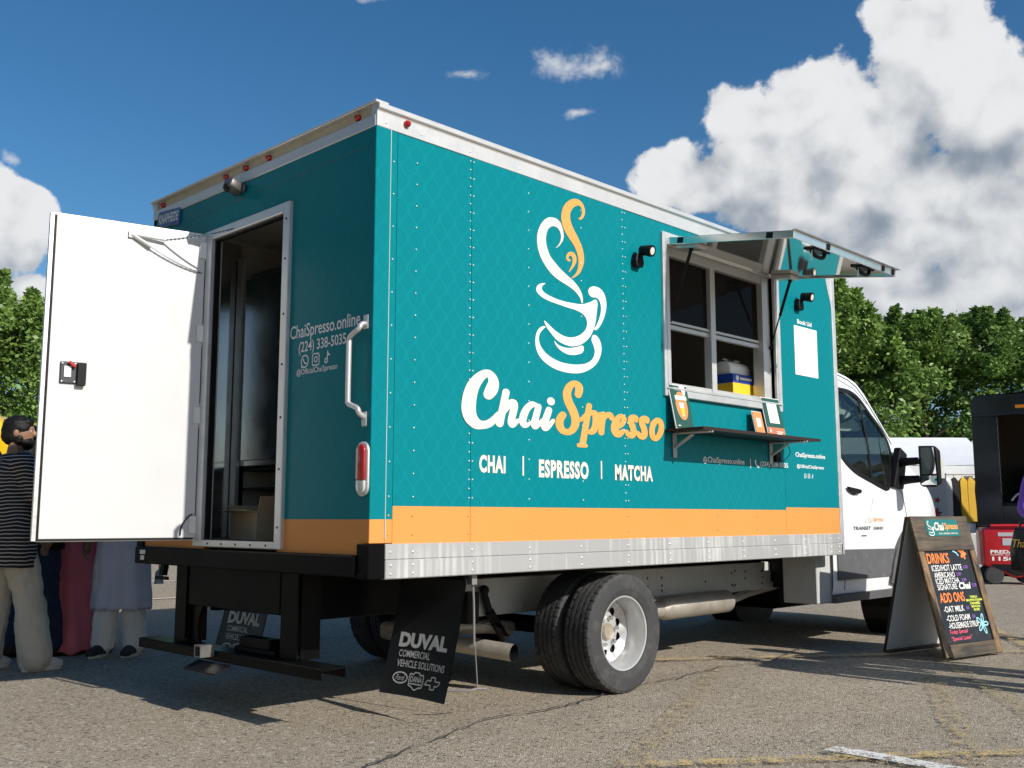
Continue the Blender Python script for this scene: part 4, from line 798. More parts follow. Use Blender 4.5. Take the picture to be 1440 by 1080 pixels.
# mud flaps
def mud_flap(y0):
    FL = mat('mud_flap_rubber', (.014,.014,.015), .42, 0, .3, 5, .06, 4)
    def fp(u, v, h=0.):    # u across 0..1 (from the left as read), v up 0..1
        s = 1-v; x = .645-.145*s**1.3-.03*math.sin(s*math.pi)*(1-u)*0; z = .725-.605*s
        x += .02*math.sin(u*math.pi)*s
        return Vector((x-h, y0+.51*(1-u), z))
    mb = MB(); n, m_ = 10, 16
    rows = [[fp(u/n, v/m_) for u in range(n+1)] for v in range(m_+1)]; mb.grid([[p for p in r] for r in rows]); mb.grid([[p+Vector((.006,0,0)) for p in r[::-1]] for r in rows])
    fl = mb.build('mud_flap', FL, T, smooth=60)
    FW = mat('flap_print', (.60,.60,.59), .5, 0, .15, 20)
    class Bent:
        pass
    def bent(o):
        for v in o.data.vertices:
            q = fp(v.co.x/.51, v.co.y/.605, .0022); v.co = q
        o.data.update(); return o
    flat = Plane((0,0,0), (1,0,0), (0,1,0))
    o = text('dealer_name', 'DUVAL', flat, .07, .235, .38, .075, FW, fl, bold=.055, lift=0); 
    bent(o)
    bent(text('dealer_line', 'COMMERCIAL', flat, .085, .187, .24, .035, FW, fl, bold=.008, lift=0)); bent(text('dealer_line', 'VEHICLE SOLUTIONS', flat, .085, .138, .375, .035, FW, fl, bold=.008, lift=0))
    bent(print_strokes('oval_emblem', flat, ring(.13,.085,.052,.0035,28,.026), .0016, FW, fl, 0)); bent(text('oval_lettering', 'Ford', flat, .098, .072, .064, .026, FW, fl, shear=.35, lift=0))
    bent(print_strokes('badge_emblem', flat, [[(.20,.055,.003),(.20,.108,.003),(.225,.108,.003),(.235,.118,.003),(.27,.118,.003),(.28,.108,.003),(.305,.108,.003),(.305,.055,.003),(.28,.048,.003),(.25,.035,.003),(.225,.048,.003),(.20,.055,.003)],[(.208,.063,.003),(.297,.063,.003)]], .0014, FW, fl, 0)); bent(text('badge_lettering', 'DANA', flat, .208, .072, .09, .028, FW, fl, bold=.01, lift=0))
    bent(print_strokes('bowtie_emblem', flat, [[(.325,.070,.003),(.345,.092,.003),(.372,.092,.003),(.372,.108,.003),(.405,.108,.003),(.405,.092,.003),(.445,.092,.003),(.425,.070,.003),(.405,.070,.003),(.405,.054,.003),(.372,.054,.003),(.372,.070,.003),(.325,.070,.003)]], .0014, FW, fl, 0))
    mb = MB(); mb.box(.63, .66, y0-.005, y0+.515, .715, .7515); mb.build('flap_bar', BLACK, fl)
    return fl
mud_flap(.035); mud_flap(1.785)
mb = MB(); mb.tube(catmull([(.70,.05,.75),(.72,.055,.62),(.73,.06,.40),(.735,.06,.38)],4), .006, 6); mb.tube([(.735,.06,.39),(.78,.09,.20),(.79,.10,.155)], .0035, 6); mb.tube(catmull([(.66,.19,.150),(.74,.12,.148),(.79,.10,.155),(.84,.08,.150)],4), .006, 6); mb.box(.685,.72,.03,.07,.69,.7515); mb.build('hanging_strap', mat('strap_grey', (.25,.24,.23), .5, .3), T, smooth=50)
# wheels ---------------------------------------------------------------
def tyre_mesh():
    pr = [(.214,-.072),(.222,-.090),(.245,-.100),(.280,-.1035),(.315,-.100),(.336,-.093)]
    for a, b_ in ((-.088,-.060),(-.052,-.023),(-.015,.015),(.023,.052),(.060,.088)):
        pr += [(.3485 if abs(a) < .08 else .345, a), (.350, (a+b_)/2), (.3485 if abs(b_) < .08 else .345, b_)]
        if b_ < .08: pr += [(.336, b_+.0005), (.336, b_+.0075)]
    pr += [(.336,.093),(.328,.097),(.326,.0985),(.315,.100),(.280,.1035),(.262,.1025),(.2605,.1035),(.258,.102),(.245,.100),(.222,.090),(.214,.072)]
    N_ = 240; mb = MB(); mb.lathe(pr, (0,0,0), (0,-1,0), N_, close=True)
    m_ = len(pr)
    for i, (r, h) in enumerate(pr):
        if r > .344:
            rib = abs(h) > .055
            for k in range(N_):
                cut = (k % 6 == 0) if rib else ((k + int((h+.1)*150)) % 8 == 0)
                if cut:
                    v = Vector(mb.v[i*N_+k]); rr = math.hypot(v.x, v.z); f = (r-(.006 if rib else .004))/rr
                    mb.v[i*N_+k] = (v.x*f, v.y, v.z*f)
    me = mb.mesh('tyre', smooth=28); me.materials.append(RUBBER); return me
TYRE = tyre_mesh()
RIM = mat('silver_wheel_paint', (.58,.58,.57), .32, .45, .05, 8, dirt=((.50,.47,.42), 9, .62)); DARK = mat('wheel_shade_disc', (.010,.010,.010), .9)
def rim_meshes(dish):      # dish: +1 = deep outer dual wheel, -1 = flush front wheel
    hd = -.074 if dish > 0 else .050
    mb = MB(); mb.lathe([(.219,.073),(.222,.080),(.218,.086),(.209,.084),(.203,.070),(.1985,.052),(.194,.020),(.1925,-.02),(.1905,-.060),(.187,-.080),(.200,-.090),(.214,-.075),(.214,-.060),(.200,-.02),(.204,.04),(.214,.068)], (0,0,0), (0,-1,0), 64, close=True)
    me1 = mb.mesh('barrel', smooth=40); me1.materials.append(RIM)
    outer = [(.188*math.cos(2*math.pi*i/48), .188*math.sin(2*math.pi*i/48)) for i in range(48)]
    pts = list(outer); edges = [(i,(i+1)%48) for i in range(48)]; holes = []
    for k in range(10):
        a = 2*math.pi*(k+.5)/10; c = (.134*math.cos(a), .134*math.sin(a)); holes.append(c); b0 = len(pts)
        pts += [(c[0]+.0262*math.cos(2*math.pi*i/14), c[1]+.0262*math.sin(2*math.pi*i/14)) for i in range(14)]; edges += [(b0+i, b0+(i+1)%14) for i in range(14)]
    for rr, n in ((.11,24),(.08,18),(.05,12)): pts += [(rr*math.cos(2*math.pi*i/n), rr*math.sin(2*math.pi*i/n)) for i in range(n)]
    pts.append((0,0)); res = delaunay_2d_cdt([Vector(p) for p in pts], edges, [], 0, 1e-6)
    def hz(r): return hd + (.030*max(0, (r-.155)/.033)**1.5 if dish > 0 else -.02*max(0,(r-.155)/.033)) + (.018 if r < .1 else .018*max(0, 1-(r-.1)/.03))
    mb = MB(); vs = [(p.x, -hz(math.hypot(p.x, p.y)), p.y) for p in res[0]]
    fs = [f for f in res[2] if all(math.hypot(sum(res[0][i].x for i in f)/3-c[0], sum(res[0][i].y for i in f)/3-c[1]) > .0255 for c in holes)]
    mb.add(vs, fs)
    for c in holes:
        ringa = [(c[0]+.0262*math.cos(2*math.pi*i/14), c[1]+.0262*math.sin(2*math.pi*i/14)) for i in range(14)]
        mb.grid([[(p[0], -hz(math.hypot(*p)), p[1]) for p in ringa+[ringa[0]]], [(p[0], -hz(math.hypot(*p))+.003, p[1]) for p in ringa+[ringa[0]]]])
    me2 = mb.mesh('wheel_disc', smooth=40); me2.materials.append(RIM)
    mb = MB(); mb.lathe([(.187,hd-.02),(0,hd-.021)], (0,0,0), (0,-1,0), 32); me3 = mb.mesh('shade_disc'); me3.materials.append(DARK)  # flat black disc stands in for the shade behind the wheel holes
    mb = MB(); mb.lathe([(.050,hd+.017),(.048,hd+.036),(.042,hd+.044),(.036,hd+.041),(0,hd+.040)], (0,0,0), (0,-1,0), 28); me4 = mb.mesh('hub', smooth=40); me4.materials.append(mat('hub_rust', (.42,.36,.28), .5, .4, .2, 20) if dish > 0 else RIM)
    mb = MB(); mb.lathe([(.014,hd+.016),(.014,hd+.030),(.011,hd+.046),(0,hd+.049)], (0,0,0), (0,-1,0), 6); me5 = mb.mesh('lug_nut'); me5.materials.append(STEEL)
    return me1, me2, me3, me4, me5
RMO = rim_meshes(1); RMF = rim_meshes(-1)
def wheel(loc, flip, kind, full=True):
    """flip: wheel on the far side"""
    m = RMO if kind == 'dual' else RMF
    rz = math.pi if flip else 0
    w = inst('wheel', TYRE_E, T, loc, (0, 0, rz)); w.name = 'wheel'
    tyre = inst('tyre', TYRE, w, rot=(0, R(17*len(T.children)), 0)); rim = inst('rim', m[0], w)
    if full:
        inst('wheel_disc', m[1], w); inst('wheel_shade_disc', m[2], w); inst('hub', m[3], w)
        nl = 6
        for k in range(nl):
            a = 2*math.pi*(k+.2)/nl; inst('lug_nut', m[4], w, (.083*math.cos(a), 0, .083*math.sin(a)))
    return w
TYRE_E = None
wheel((1.94,.125,.35), False, 'dual'); wheel((1.94,.368,.35), False, 'front'); wheel((1.94,BW-.125,.35), True, 'dual'); wheel((1.94,BW-.368,.35), True, 'front')
wheel((6.36,.268,.35), False, 'front'); wheel((6.36,BW-.268,.35), True, 'front')
# ------------------------------------------------------------------ cab of the truck
YC = BW/2
def cabY(x, z):
    y = .13 + .27*max(0, (z-1.2)/1.08)**1.5
    if z < .6: y += .03*((.6-z)/.25)**2
    if x > 6.5: y += .22*((x-6.5)/.85)**2
    return y
def inside(p, poly):
    c = False; n = len(poly)
    for i in range(n):
        a, b = poly[i], poly[(i+1)%n]
        if (a[1] > p[1]) != (b[1] > p[1]) and p[0] < (b[0]-a[0])*(p[1]-a[1])/(b[1]-a[1])+a[0]: c = not c
    return c
def dense(poly, d=.06):
    out = []
    for i in range(len(poly)):
        a = Vector(poly[i][:2]); b = Vector(poly[(i+1)%len(poly)][:2]); k = max(1, int((b-a).length/d))
        out += [tuple(a+(b-a)*q/k) for q in range(k)]
    return out
def skin(name, outer, holes, m, parent, lift=0., thick=.004, step=.08, far=False, smooth=35):
    """curved sheet following the cab side, cut to an outline in x,z"""
    outer = dense(outer); holes = [dense(h) for h in holes]; pts = list(outer); ed = [(i, (i+1)%len(outer)) for i in range(len(outer))]
    for h in holes: b0 = len(pts); pts += h; ed += [(b0+i, b0+(i+1)%len(h)) for i in range(len(h))]
    xs = [p[0] for p in outer]; zs = [p[1] for p in outer]; x = min(xs)+step/2
    while x < max(xs):
        z = min(zs)+step/2
        while z < max(zs):
            if inside((x,z), outer) and not any(inside((x,z), h) for h in holes): pts.append((x,z))
            z += step
        x += step
    res = delaunay_2d_cdt([Vector(p) for p in pts], ed, [], 0, 1e-6); V = res[0]; fs = []
    for f in res[2]:
        c = (sum(V[i].x for i in f)/len(f), sum(V[i].y for i in f)/len(f))
        if inside(c, outer) and not any(inside(c, h) for h in holes): fs.append(list(f))
    def P(v, l): y = cabY(v.x, v.y)-l; return (v.x, (BW-y) if far else y, v.y)
    n = len(V); mb = MB(); mb.add([P(v, lift) for v in V], [f if not far else f[::-1] for f in fs])
    if thick:
        mb.add([P(v, lift-thick) for v in V], [f[::-1] if not far else f for f in fs])
        cnt = {}
        for f in fs:
            for i in range(len(f)):
                e = (f[i], f[(i+1)%len(f)]); cnt[e] = 1
        for (a, b) in list(cnt):
            if (b, a) not in cnt:
                q = [P(V[a], lift), P(V[a], lift-thick), P(V[b], lift-thick), P(V[b], lift)]
                mb.add(q, [(0,1,2,3) if not far else (3,2,1,0)])
    return mb.build(name, m, parent, smooth=smooth, weld=.0002)
ARCH = [(6.36+.47*math.cos(a), .36+.47*math.sin(a)) for a in [R(8+164*i/16) for i in range(17)]]
TOP = [(4.74,2.335),(5.1,2.335),(5.3,2.332),(5.49,2.319),(5.653,2.289),(5.79,2.244),(5.875,2.150),(5.936,2.02),(6.02,1.866),(6.116,1.713),(6.20,1.60),(6.33,1.50),(6.50,1.40),(6.70,1.29),(6.88,1.14),(7.02,.95),(7.08,.75),(7.10,.42)]
WIN = catmull([(5.00,2.06),(5.20,2.135),(5.391,2.138),(5.591,2.13),(5.726,2.076),(5.838,1.939),(5.961,1.806),(6.011,1.652),(5.93,1.45),(5.813,1.30),(5.66,1.315),(5.515,1.352),(5.38,1.385),(5.231,1.429),(5.098,1.502),(5.02,1.60),(4.99,1.80)], 3, True)
BODY = [(4.74,.42)] + TOP + [ARCH[0]] + ARCH + [ARCH[-1], (5.88,.42)]
seen = []; 
for p in BODY:
    if not seen or (Vector(p)-Vector(seen[-1])).length > .004: seen.append(p)
BODY = seen
cabp = skin('cab_side', BODY, [WIN], CABWHITE, T); skin('cab_side', BODY, [WIN], CABWHITE, T, far=True)
SEAM = mat('panel_gap', (.02,.02,.02), .8)
def grow(poly, d):
    n = len(poly); out = []
    ar = sum(poly[i][0]*poly[(i+1)%n][1]-poly[(i+1)%n][0]*poly[i][1] for i in range(n)); sg = 1 if ar > 0 else -1
    for i in range(n):
        a, b = Vector(poly[i-1]), Vector(poly[(i+1)%n]); t = (b-a).normalized(); out.append((poly[i][0]+sg*t.y*d, poly[i][1]-sg*t.x*d))
    return out
CGL = glass('cab_tinted_glass', (.55,.66,.60), .01, 0., .7)
for far in (False, True):
    skin('window_trim', grow(WIN, .030), [grow(WIN, -.012)], MATTE, T, lift=.005, far=far)
    skin('side_window', grow(WIN, -.008), [], CGL, T, lift=-.006, thick=0, far=far)
    skin('window_divider', [(5.690,2.085),(5.716,2.070),(5.532,1.352),(5.505,1.358)], [], MATTE, T, lift=.003, far=far)
    skin('lower_cladding', [(4.80,.53),(4.80,.775),(5.905,.762),(5.86,.70),(5.80,.59),(5.785,.53)], [], GREYPL, T, lift=.012, thick=.02, far=far)
    A1 = [(6.36+.635*math.cos(a), .36+.635*math.sin(a)) for a in [R(12+158*i/20) for i in range(21)]]; A2 = [(6.36+.455*math.cos(a), .36+.455*math.sin(a)) for a in [R(170-158*i/20) for i in range(21)]]
    skin('wheel_arch_flare', A1+A2, [], GREYPL, T, lift=.030, thick=.05, far=far)
    skin('side_step', [(4.745,.352),(4.745,.415),(5.80,.418),(5.88,.46),(5.86,.40),(5.80,.356)], [], GREYPL, T, lift=.035, thick=.09, far=far)
def cabline(pts, w=.006, name='door_gap', m=SEAM):
    mb = MB(); d = dense(pts+pts[::-1][1:-1], .03)[:max(2, int(len(dense(pts, .03))*.5)+2)]
    q = []
    for a, b in zip(pts[:-1], pts[1:]):
        k = max(1, int((Vector(b)-Vector(a)).length/.03)); q += [Vector(a)+(Vector(b)-Vector(a))*i/k for i in range(k)]
    q.append(Vector(pts[-1])); mb.tube([(p.x, cabY(p.x, p.y)-.001, p.y) for p in q], w/2, 6); return mb.build(name, m, T)
cabline([(6.03,1.30),(6.08,1.24),(6.12,1.144),(6.162,1.00)]); cabline([(4.93,.45),(4.93,.8)]); cabline([(4.90,.80),(4.90,1.5),(4.93,2.1),(5.1,2.235),(5.45,2.245),(5.70,2.18),(5.86,2.05)])
cabline([(4.75,2.30),(5.3,2.30),(5.49,2.288),(5.65,2.258),(5.77,2.20),(5.86,2.08),(5.99,1.85),(6.09,1.69)], .010, 'roof_drip_rail', MATTE)
# roof, windscreen and bonnet: sections between the two sides
def top_strip(name, pts, m, crown, lift=0.):
    rows = []
    for (x, z) in pts:
        y0 = cabY(x, z); row = []
        for i in range(13):
            t = i/12; c = math.sin(math.pi*t)**.8; row.append((x+crown[0]*c, y0+(BW-2*y0)*t, z+crown[1]*c+lift))
        rows.append(row)
    mb = MB(); mb.grid([r[::-1] for r in rows]); return mb.build(name, m, T, smooth=60)
top_strip('cab_roof', TOP[:6], CABWHITE, (.10,.045)); WG = [(p[0],p[1]) for p in TOP[5:11]]
top_strip('windscreen', WG, CGL, (.20,.045)); top_strip('bonnet', TOP[10:15], CABWHITE, (.26,.05)); top_strip('front_bumper', TOP[14:], GREYPL, (.27,.02))
mb = MB(); mb.box(4.742, 4.76, .42, BW-.42, .5, 2.30); mb.build('cab_back', MATTE, T)
mb = MB(); mb.box(4.78, 6.3, .25, BW-.25, .45, .55); mb.build('cab_floor', MATTE, T)
mb = MB(); mb.prism([(6.0,1.20),(6.62,1.32),(6.62,.8),(6.05,.8)], 'y', .22, BW-.22); mb.build('dashboard', MATTE, T, bevel=.04, seg=2)
for y in (.62, 1.72):
    mb = MB(); mb.prism([(5.0,.9),(5.55,.92),(5.60,1.0),(5.18,1.05),(5.0,1.75),(4.86,1.72)], 'y', y-.25, y+.25); mb.box(4.88,4.98,y-.13,y+.13,1.76,1.98); mb.box(5.0,5.5,y-.2,y+.2,.551,.899); mb.build('cab_seat', mat('dark_seat_cloth', (.03,.03,.032), .8), T, bevel=.04, seg=2, smooth=50)
mb = MB(); mb.lathe([(.19+.016*math.cos(2*math.pi*i/8), .016*math.sin(2*math.pi*i/8)) for i in range(8)], (5.86,1.72,1.28), (-.9,0,.42), 28, close=True); mb.tube([(5.86,1.72,1.28),(6.1,1.72,1.15)], .03, 8); mb.bar((5.86,1.53,1.28),(5.86,1.91,1.28),.03,.02); mb.build('steering_wheel', MATTE, T, smooth=50)
# door handle, print, mirror, antenna
mb = MB(); mb.prism([(5.005,1.285),(5.02,1.262),(5.08,1.235),(5.20,1.228),(5.235,1.238),(5.24,1.262),(5.20,1.268)], 'y', .100, .125); dh = mb.build('door_handle', MATTE, T, bevel=.006, seg=2)
mb = MB(); mb.prism([(5.05,1.262),(5.12,1.215),(5.16,1.215),(5.2,1.262)], 'y', .1255, .1302-.004); mb.build('handle_recess', GREYPL, dh)
CABP = Plane((0,.1285,0), (1,0,0), (0,0,1)); GREYP = mat('grey_badge', (.18,.18,.19), .35, .6)
text('model_badge', 'TRANSIT', CABP, 5.10, .928, .33, .030, GREYP, T, bold=.02, shear=.15, lift=.002); text('model_badge', '350HD', CABP, 5.47, .928, .19, .026, GREYP, T, bold=.02, shear=.15, lift=.002)
text('door_lettering', 'Chai', CABP, 5.33, .985, .14, .055, CREAM, T, shear=.3, lift=.002); text('door_lettering', 'Spresso', CABP, 5.475, .985, .20, .055, ORANGEP, T, shear=.3, lift=.002)
print_strokes('door_flourish', CABP, [[(5.47,1.20,.004),(5.49,1.16,.006),(5.46,1.12,.006),(5.445,1.10,.004),(5.46,1.075,.003)]], .003, CREAM, T, .002)
print_strokes('door_leaf_mark', CABP, [[(5.25,.880,.005),(5.335,.880,.005)]], .002, mat('dark_green_mark', (.02,.12,.08), .4), T, .002)
mb = MB(); mb.prism([(5.86,1.30),(6.06,1.28),(6.17,1.60),(6.03,1.66)], 'y', .10, .165); mr = mb.build('side_mirror', MATTE, T, bevel=.012, seg=2)
for z in (1.36, 1.52):
    mb = MB(); mb.tube([(6.03,.13,z), (6.00,.02,z+.005), (6.02,-.06,z+.01)], [.045,.036,.032], 10); mb.build('mirror_arm', MATTE, mr, smooth=60)
mh = [(-.075,1.66),(-.205,1.655),(-.235,1.62),(-.245,1.36),(-.235,1.315),(-.19,1.295),(-.10,1.298),(-.075,1.32)]
mb = MB(); mb.loft([[(5.985, y, z) for y, z in mh], [(6.03, y*1.01-.001, z) for y, z in mh], [(6.09, -.155+(y+.155)*.9, 1.477+(z-1.477)*.94) for y, z in mh], [(6.125, -.155+(y+.155)*.6, 1.477+(z-1.477)*.7) for y, z in mh]]); hd_ = mb.build('mirror_head', MATTE, mr, bevel=.008, seg=2, smooth=50)
MG = mat('mirror_glass', (.75,.78,.78), .02, 1, 0, rvar=0)
mb = MB(); mb.add([(5.983,y,z) for y, z in ((-.085,1.645),(-.21,1.64),(-.225,1.41),(-.092,1.41))], [(3,2,1,0)]); mb.build('mirror_glass', MG, mr)
mb = MB(); mb.grid([[(5.983-.008*math.sin(math.pi*i/6)*math.sin(math.pi*j/6), -.092-.135*i/6, 1.395-.08*j/6) for j in range(7)] for i in range(7)]); mb.build('mirror_glass', MG, mr, smooth=90)
mb = MB(); mb.box(6.03,6.10,-.253,-.246,1.37,1.55); mb.build('turn_lens', CLEARL, mr, bevel=.003)
mb = MB(); mb.tube([(6.35,.42,1.50),(6.30,.42,1.72),(6.22,.42,2.12)], [.006,.004,.002], 6); mb.build('antenna', MATTE, T, smooth=60)
mb = MB(); mb.lathe([(.45,.01),(.45,.32)], (6.36,.17,.36), (0,1,0), 24); mb.build('wheel_arch_liner', MATTE, T); mb = MB(); mb.lathe([(.45,-.01),(.45,-.32)], (6.36,BW-.17,.36), (0,1,0), 24); mb.build('wheel_arch_liner', MATTE, T)
mb = MB(); mb.box(5.0, 6.9, .8, BW-.8, .25, .5); mb.build('engine_underside', BLACK, T, bevel=.05)
# ------------------------------------------------------------------ small things on and in the truck
GREENP = mat('dark_green_card', (.018,.085,.062), .4, 0, .04); CARD = mat('white_card', (.78,.77,.74), .5, 0, .03); ORC = mat('orange_card', (.72,.27,.09), .45, 0, .04); YELC = mat('yellow_card', (.85,.55,.03), .45, 0, .03); RUSTC = mat('rust_orange_card', (.55,.19,.09), .45)
def shelf_sign(x, w, h, lean, label, name='counter_sign'):
    t = empty(name, (x, -.075, 1.5885), 0, label, 'sign', 'cards standing on the serving shelf')
    pl = Plane((0,-.004,0), (1,0,0), (0, lean, h)); L_ = math.hypot(lean, h)
    mb = MB(); mb.obox((w/2, lean/2, h/2), (w/2,0,0), (0,lean/2,h/2), Vector((0,-h,lean)).normalized()*.003); bd = mb.build('card', CARD, t)
    mb = MB(); mb.bar((w*.5,.012,.0), (w*.5, lean+.004, h*.8), .04, .003, (0,1,0)); mb.build('stand_leg', CARD, t)
    return t, pl, L_
def decal(pl, a0, a1, b0, b1, m, t, h=.0035, name='printed_panel'):
    mb = MB(); mb.add([pl.at(a0,b0,h), pl.at(a1,b0,h), pl.at(a1,b1,h), pl.at(a0,b1,h)], [(0,1,2,3)]); return mb.build(name, m, t)
t, pl, L_ = shelf_sign(2.345, .20, .29, .06, 'green card sign with orange drink picture at the left end of the shelf')
decal(pl, .006, .194, .006, L_-.006, GREENP, t); print_poly('drink_picture', pl, [[(.10+.062*math.cos(a), .155+.095*math.sin(a)) for a in [2*math.pi*i/18 for i in range(18)]]], ORC, t, .0045, 2)
decal(pl, .04, .165, .195, .222, CARD, t, .0055); print_poly('pouring_splash', pl, [[(.10,.29),(.16,.292),(.165,.25),(.15,.225),(.13,.235),(.125,.255)]], CARD, t, .0058, 2); print_poly('drinking_glass', pl, [[(.075,.175),(.125,.175),(.115,.085),(.085,.085)]], CARD, t, .0055, 0); print_poly('drink', pl, [[(.080,.140),(.120,.140),(.114,.090),(.086,.090)]], YELC, t, .0062, 0); decal(pl, .02,.05,.018,.024, CARD, t, .0045)
t, pl, L_ = shelf_sign(3.30, .125, .185, .04, 'small orange card sign with white square, between shelf and window')
decal(pl, .004, .121, .035, L_-.004, ORC, t); decal(pl, .004,.121,.004,.034, GREENP, t); decal(pl, .035, .09, .075, .14, CARD, t, .0045); decal(pl, .03,.095,.012,.018, CARD, t, .0045)
t, pl, L_ = shelf_sign(3.46, .245, .30, .06, 'largest card sign on the shelf, green border around a blank white panel')
decal(pl, .006, .239, .085, L_-.006, GREENP, t); decal(pl, .006,.239,.006,.084, RUSTC, t); decal(pl, .055, .19, .115, .265, CARD, t, .0045); decal(pl, .03,.05,.045,.07, CARD, t, .0045); decal(pl, .12,.21,.05,.056, CARD, t, .0045); decal(pl, .12,.19,.035,.041, CARD, t, .0045)
# carton and dispenser on the counter inside
BLUEC = mat('blue_carton', (.015,.06,.36), .4); 
t = empty('napkin_carton', (3.47,.20,1.8952), 0, 'blue and yellow carton behind the serving window', 'carton')
mb = MB(); mb.box(-.14,.14,-.08,.08,0,.10); mb.build('carton_base', YELC, t, bevel=.002); mb = MB(); mb.box(-.141,.141,-.081,.081,.1005,.165); mb.build('carton_top', BLUEC, t, bevel=.002)
pl = Plane((-.14,-.0815,0), (1,0,0), (0,0,1)); decal(pl, .09,.25,.125,.143, CARD, t, .001); print_poly('carton_emblem', pl, [[(.055+.022*math.cos(a), .135+.02*math.sin(a)) for a in [2*math.pi*i/12 for i in range(12)]]], CARD, t, .001, 2)
t = empty('towel_dispenser', (3.48,.22,2.0605), 0, 'white curved paper dispenser on top of the blue and yellow carton', 'dispenser')
mb = MB(); mb.prism([(-.07,0),(-.07,.05),(-.055,.085),(-.02,.10),(.03,.10),(.06,.09),(.065,0)], 'x', -.13, .13); mb.build('casing', PWHITE, t, bevel=.012, seg=2, smooth=50); mb = MB(); mb.grid([[(-.10+.03*i, -.02+.02*j+.006*math.sin(i*2), .102+.014*math.sin(i*1.3)+.008*j) for j in range(3)] for i in range(7)]); mb.build('paper_sheet', PWHITE, t)
# cardboard box inside the rear door
CB = mat('corrugated_cardboard', (.55,.39,.23), .8, 0, .08, 20)
t = empty('cardboard_box', (.37,1.53,.8955), 0, 'open cardboard box on the truck floor inside the rear door', 'box')
mb = MB()
for b_ in ((-.12,.12,-.145,-.139,0,.165),(-.12,.12,.139,.145,0,.165),(-.12,-.114,-.139,.139,0,.165),(.114,.12,-.139,.139,0,.165),(-.114,.114,-.139,.139,0,.006)): mb.box(*b_)
mb.build('box_body', CB, t)
for c, ax, ay in (((.128,0,.212),(.012,0,.047),(0,.142,0)), ((-.155,.0,.172),(.037,0,-.006),(0,.142,0)), ((0,-.158,.212),(.115,0,0),(0,-.014,.046)), ((0,.172,.186),(.115,0,0),(0,.03,.02))):
    mb = MB(); n = Vector(ax).cross(Vector(ay)).normalized()*.0025; mb.obox(c, ax, ay, n); mb.build('box_flap', CB, t)
# ------------------------------------------------------------------ chalkboard A-frame
def wood(name, c1, c2, axis):
    m, nt, b = new_mat(name); N = nt.nodes; L = nt.links
    tc = N.new('ShaderNodeTexCoord'); mp = N.new('ShaderNodeMapping'); s = [34,34,34]; s[axis] = 2.2; mp.inputs['Scale'].default_value = s; L.new(tc.outputs['Object'], mp.inputs[0])
    n = N.new('ShaderNodeTexNoise'); n.inputs['Scale'].default_value = 1; n.inputs['Detail'].default_value = 6; n.inputs['Distortion'].default_value = .6; L.new(mp.outputs[0], n.inputs['Vector'])
    n2 = N.new('ShaderNodeTexNoise'); n2.inputs['Scale'].default_value = 5; n2.inputs['Detail'].default_value = 3; L.new(tc.outputs['Object'], n2.inputs['Vector'])
    ad = N.new('ShaderNodeMath'); ad.operation = 'MULTIPLY_ADD'; L.new(n2.outputs['Fac'], ad.inputs[0]); ad.inputs[1].default_value = .6; L.new(n.outputs['Fac'], ad.inputs[2])
    mr = N.new('ShaderNodeMapRange'); L.new(ad.outputs[0], mr.inputs[0]); mr.inputs[1].default_value = .6; mr.inputs[2].default_value = 1.02
    mx = N.new('ShaderNodeMix'); mx.data_type = 'RGBA'; L.new(mr.outputs[0], mx.inputs['Factor']); mx.inputs['A'].default_value = list(c1)+[1]; mx.inputs['B'].default_value = list(c2)+[1]
    L.new(mx.outputs['Result'], b.inputs['Base Color']); b.inputs['Roughness'].default_value = .6
    bp = N.new('ShaderNodeBump'); bp.inputs['Strength'].default_value = .3; bp.inputs['Distance'].default_value = .004; L.new(n.outputs['Fac'], bp.inputs['Height']); L.new(bp.outputs[0], b.inputs['Normal'])
    return m
WV = wood('stained_wood_upright', (.030,.020,.013), (.27,.165,.075), 2); WH = wood('stained_wood_rail', (.030,.024,.018), (.135,.098,.058), 0)
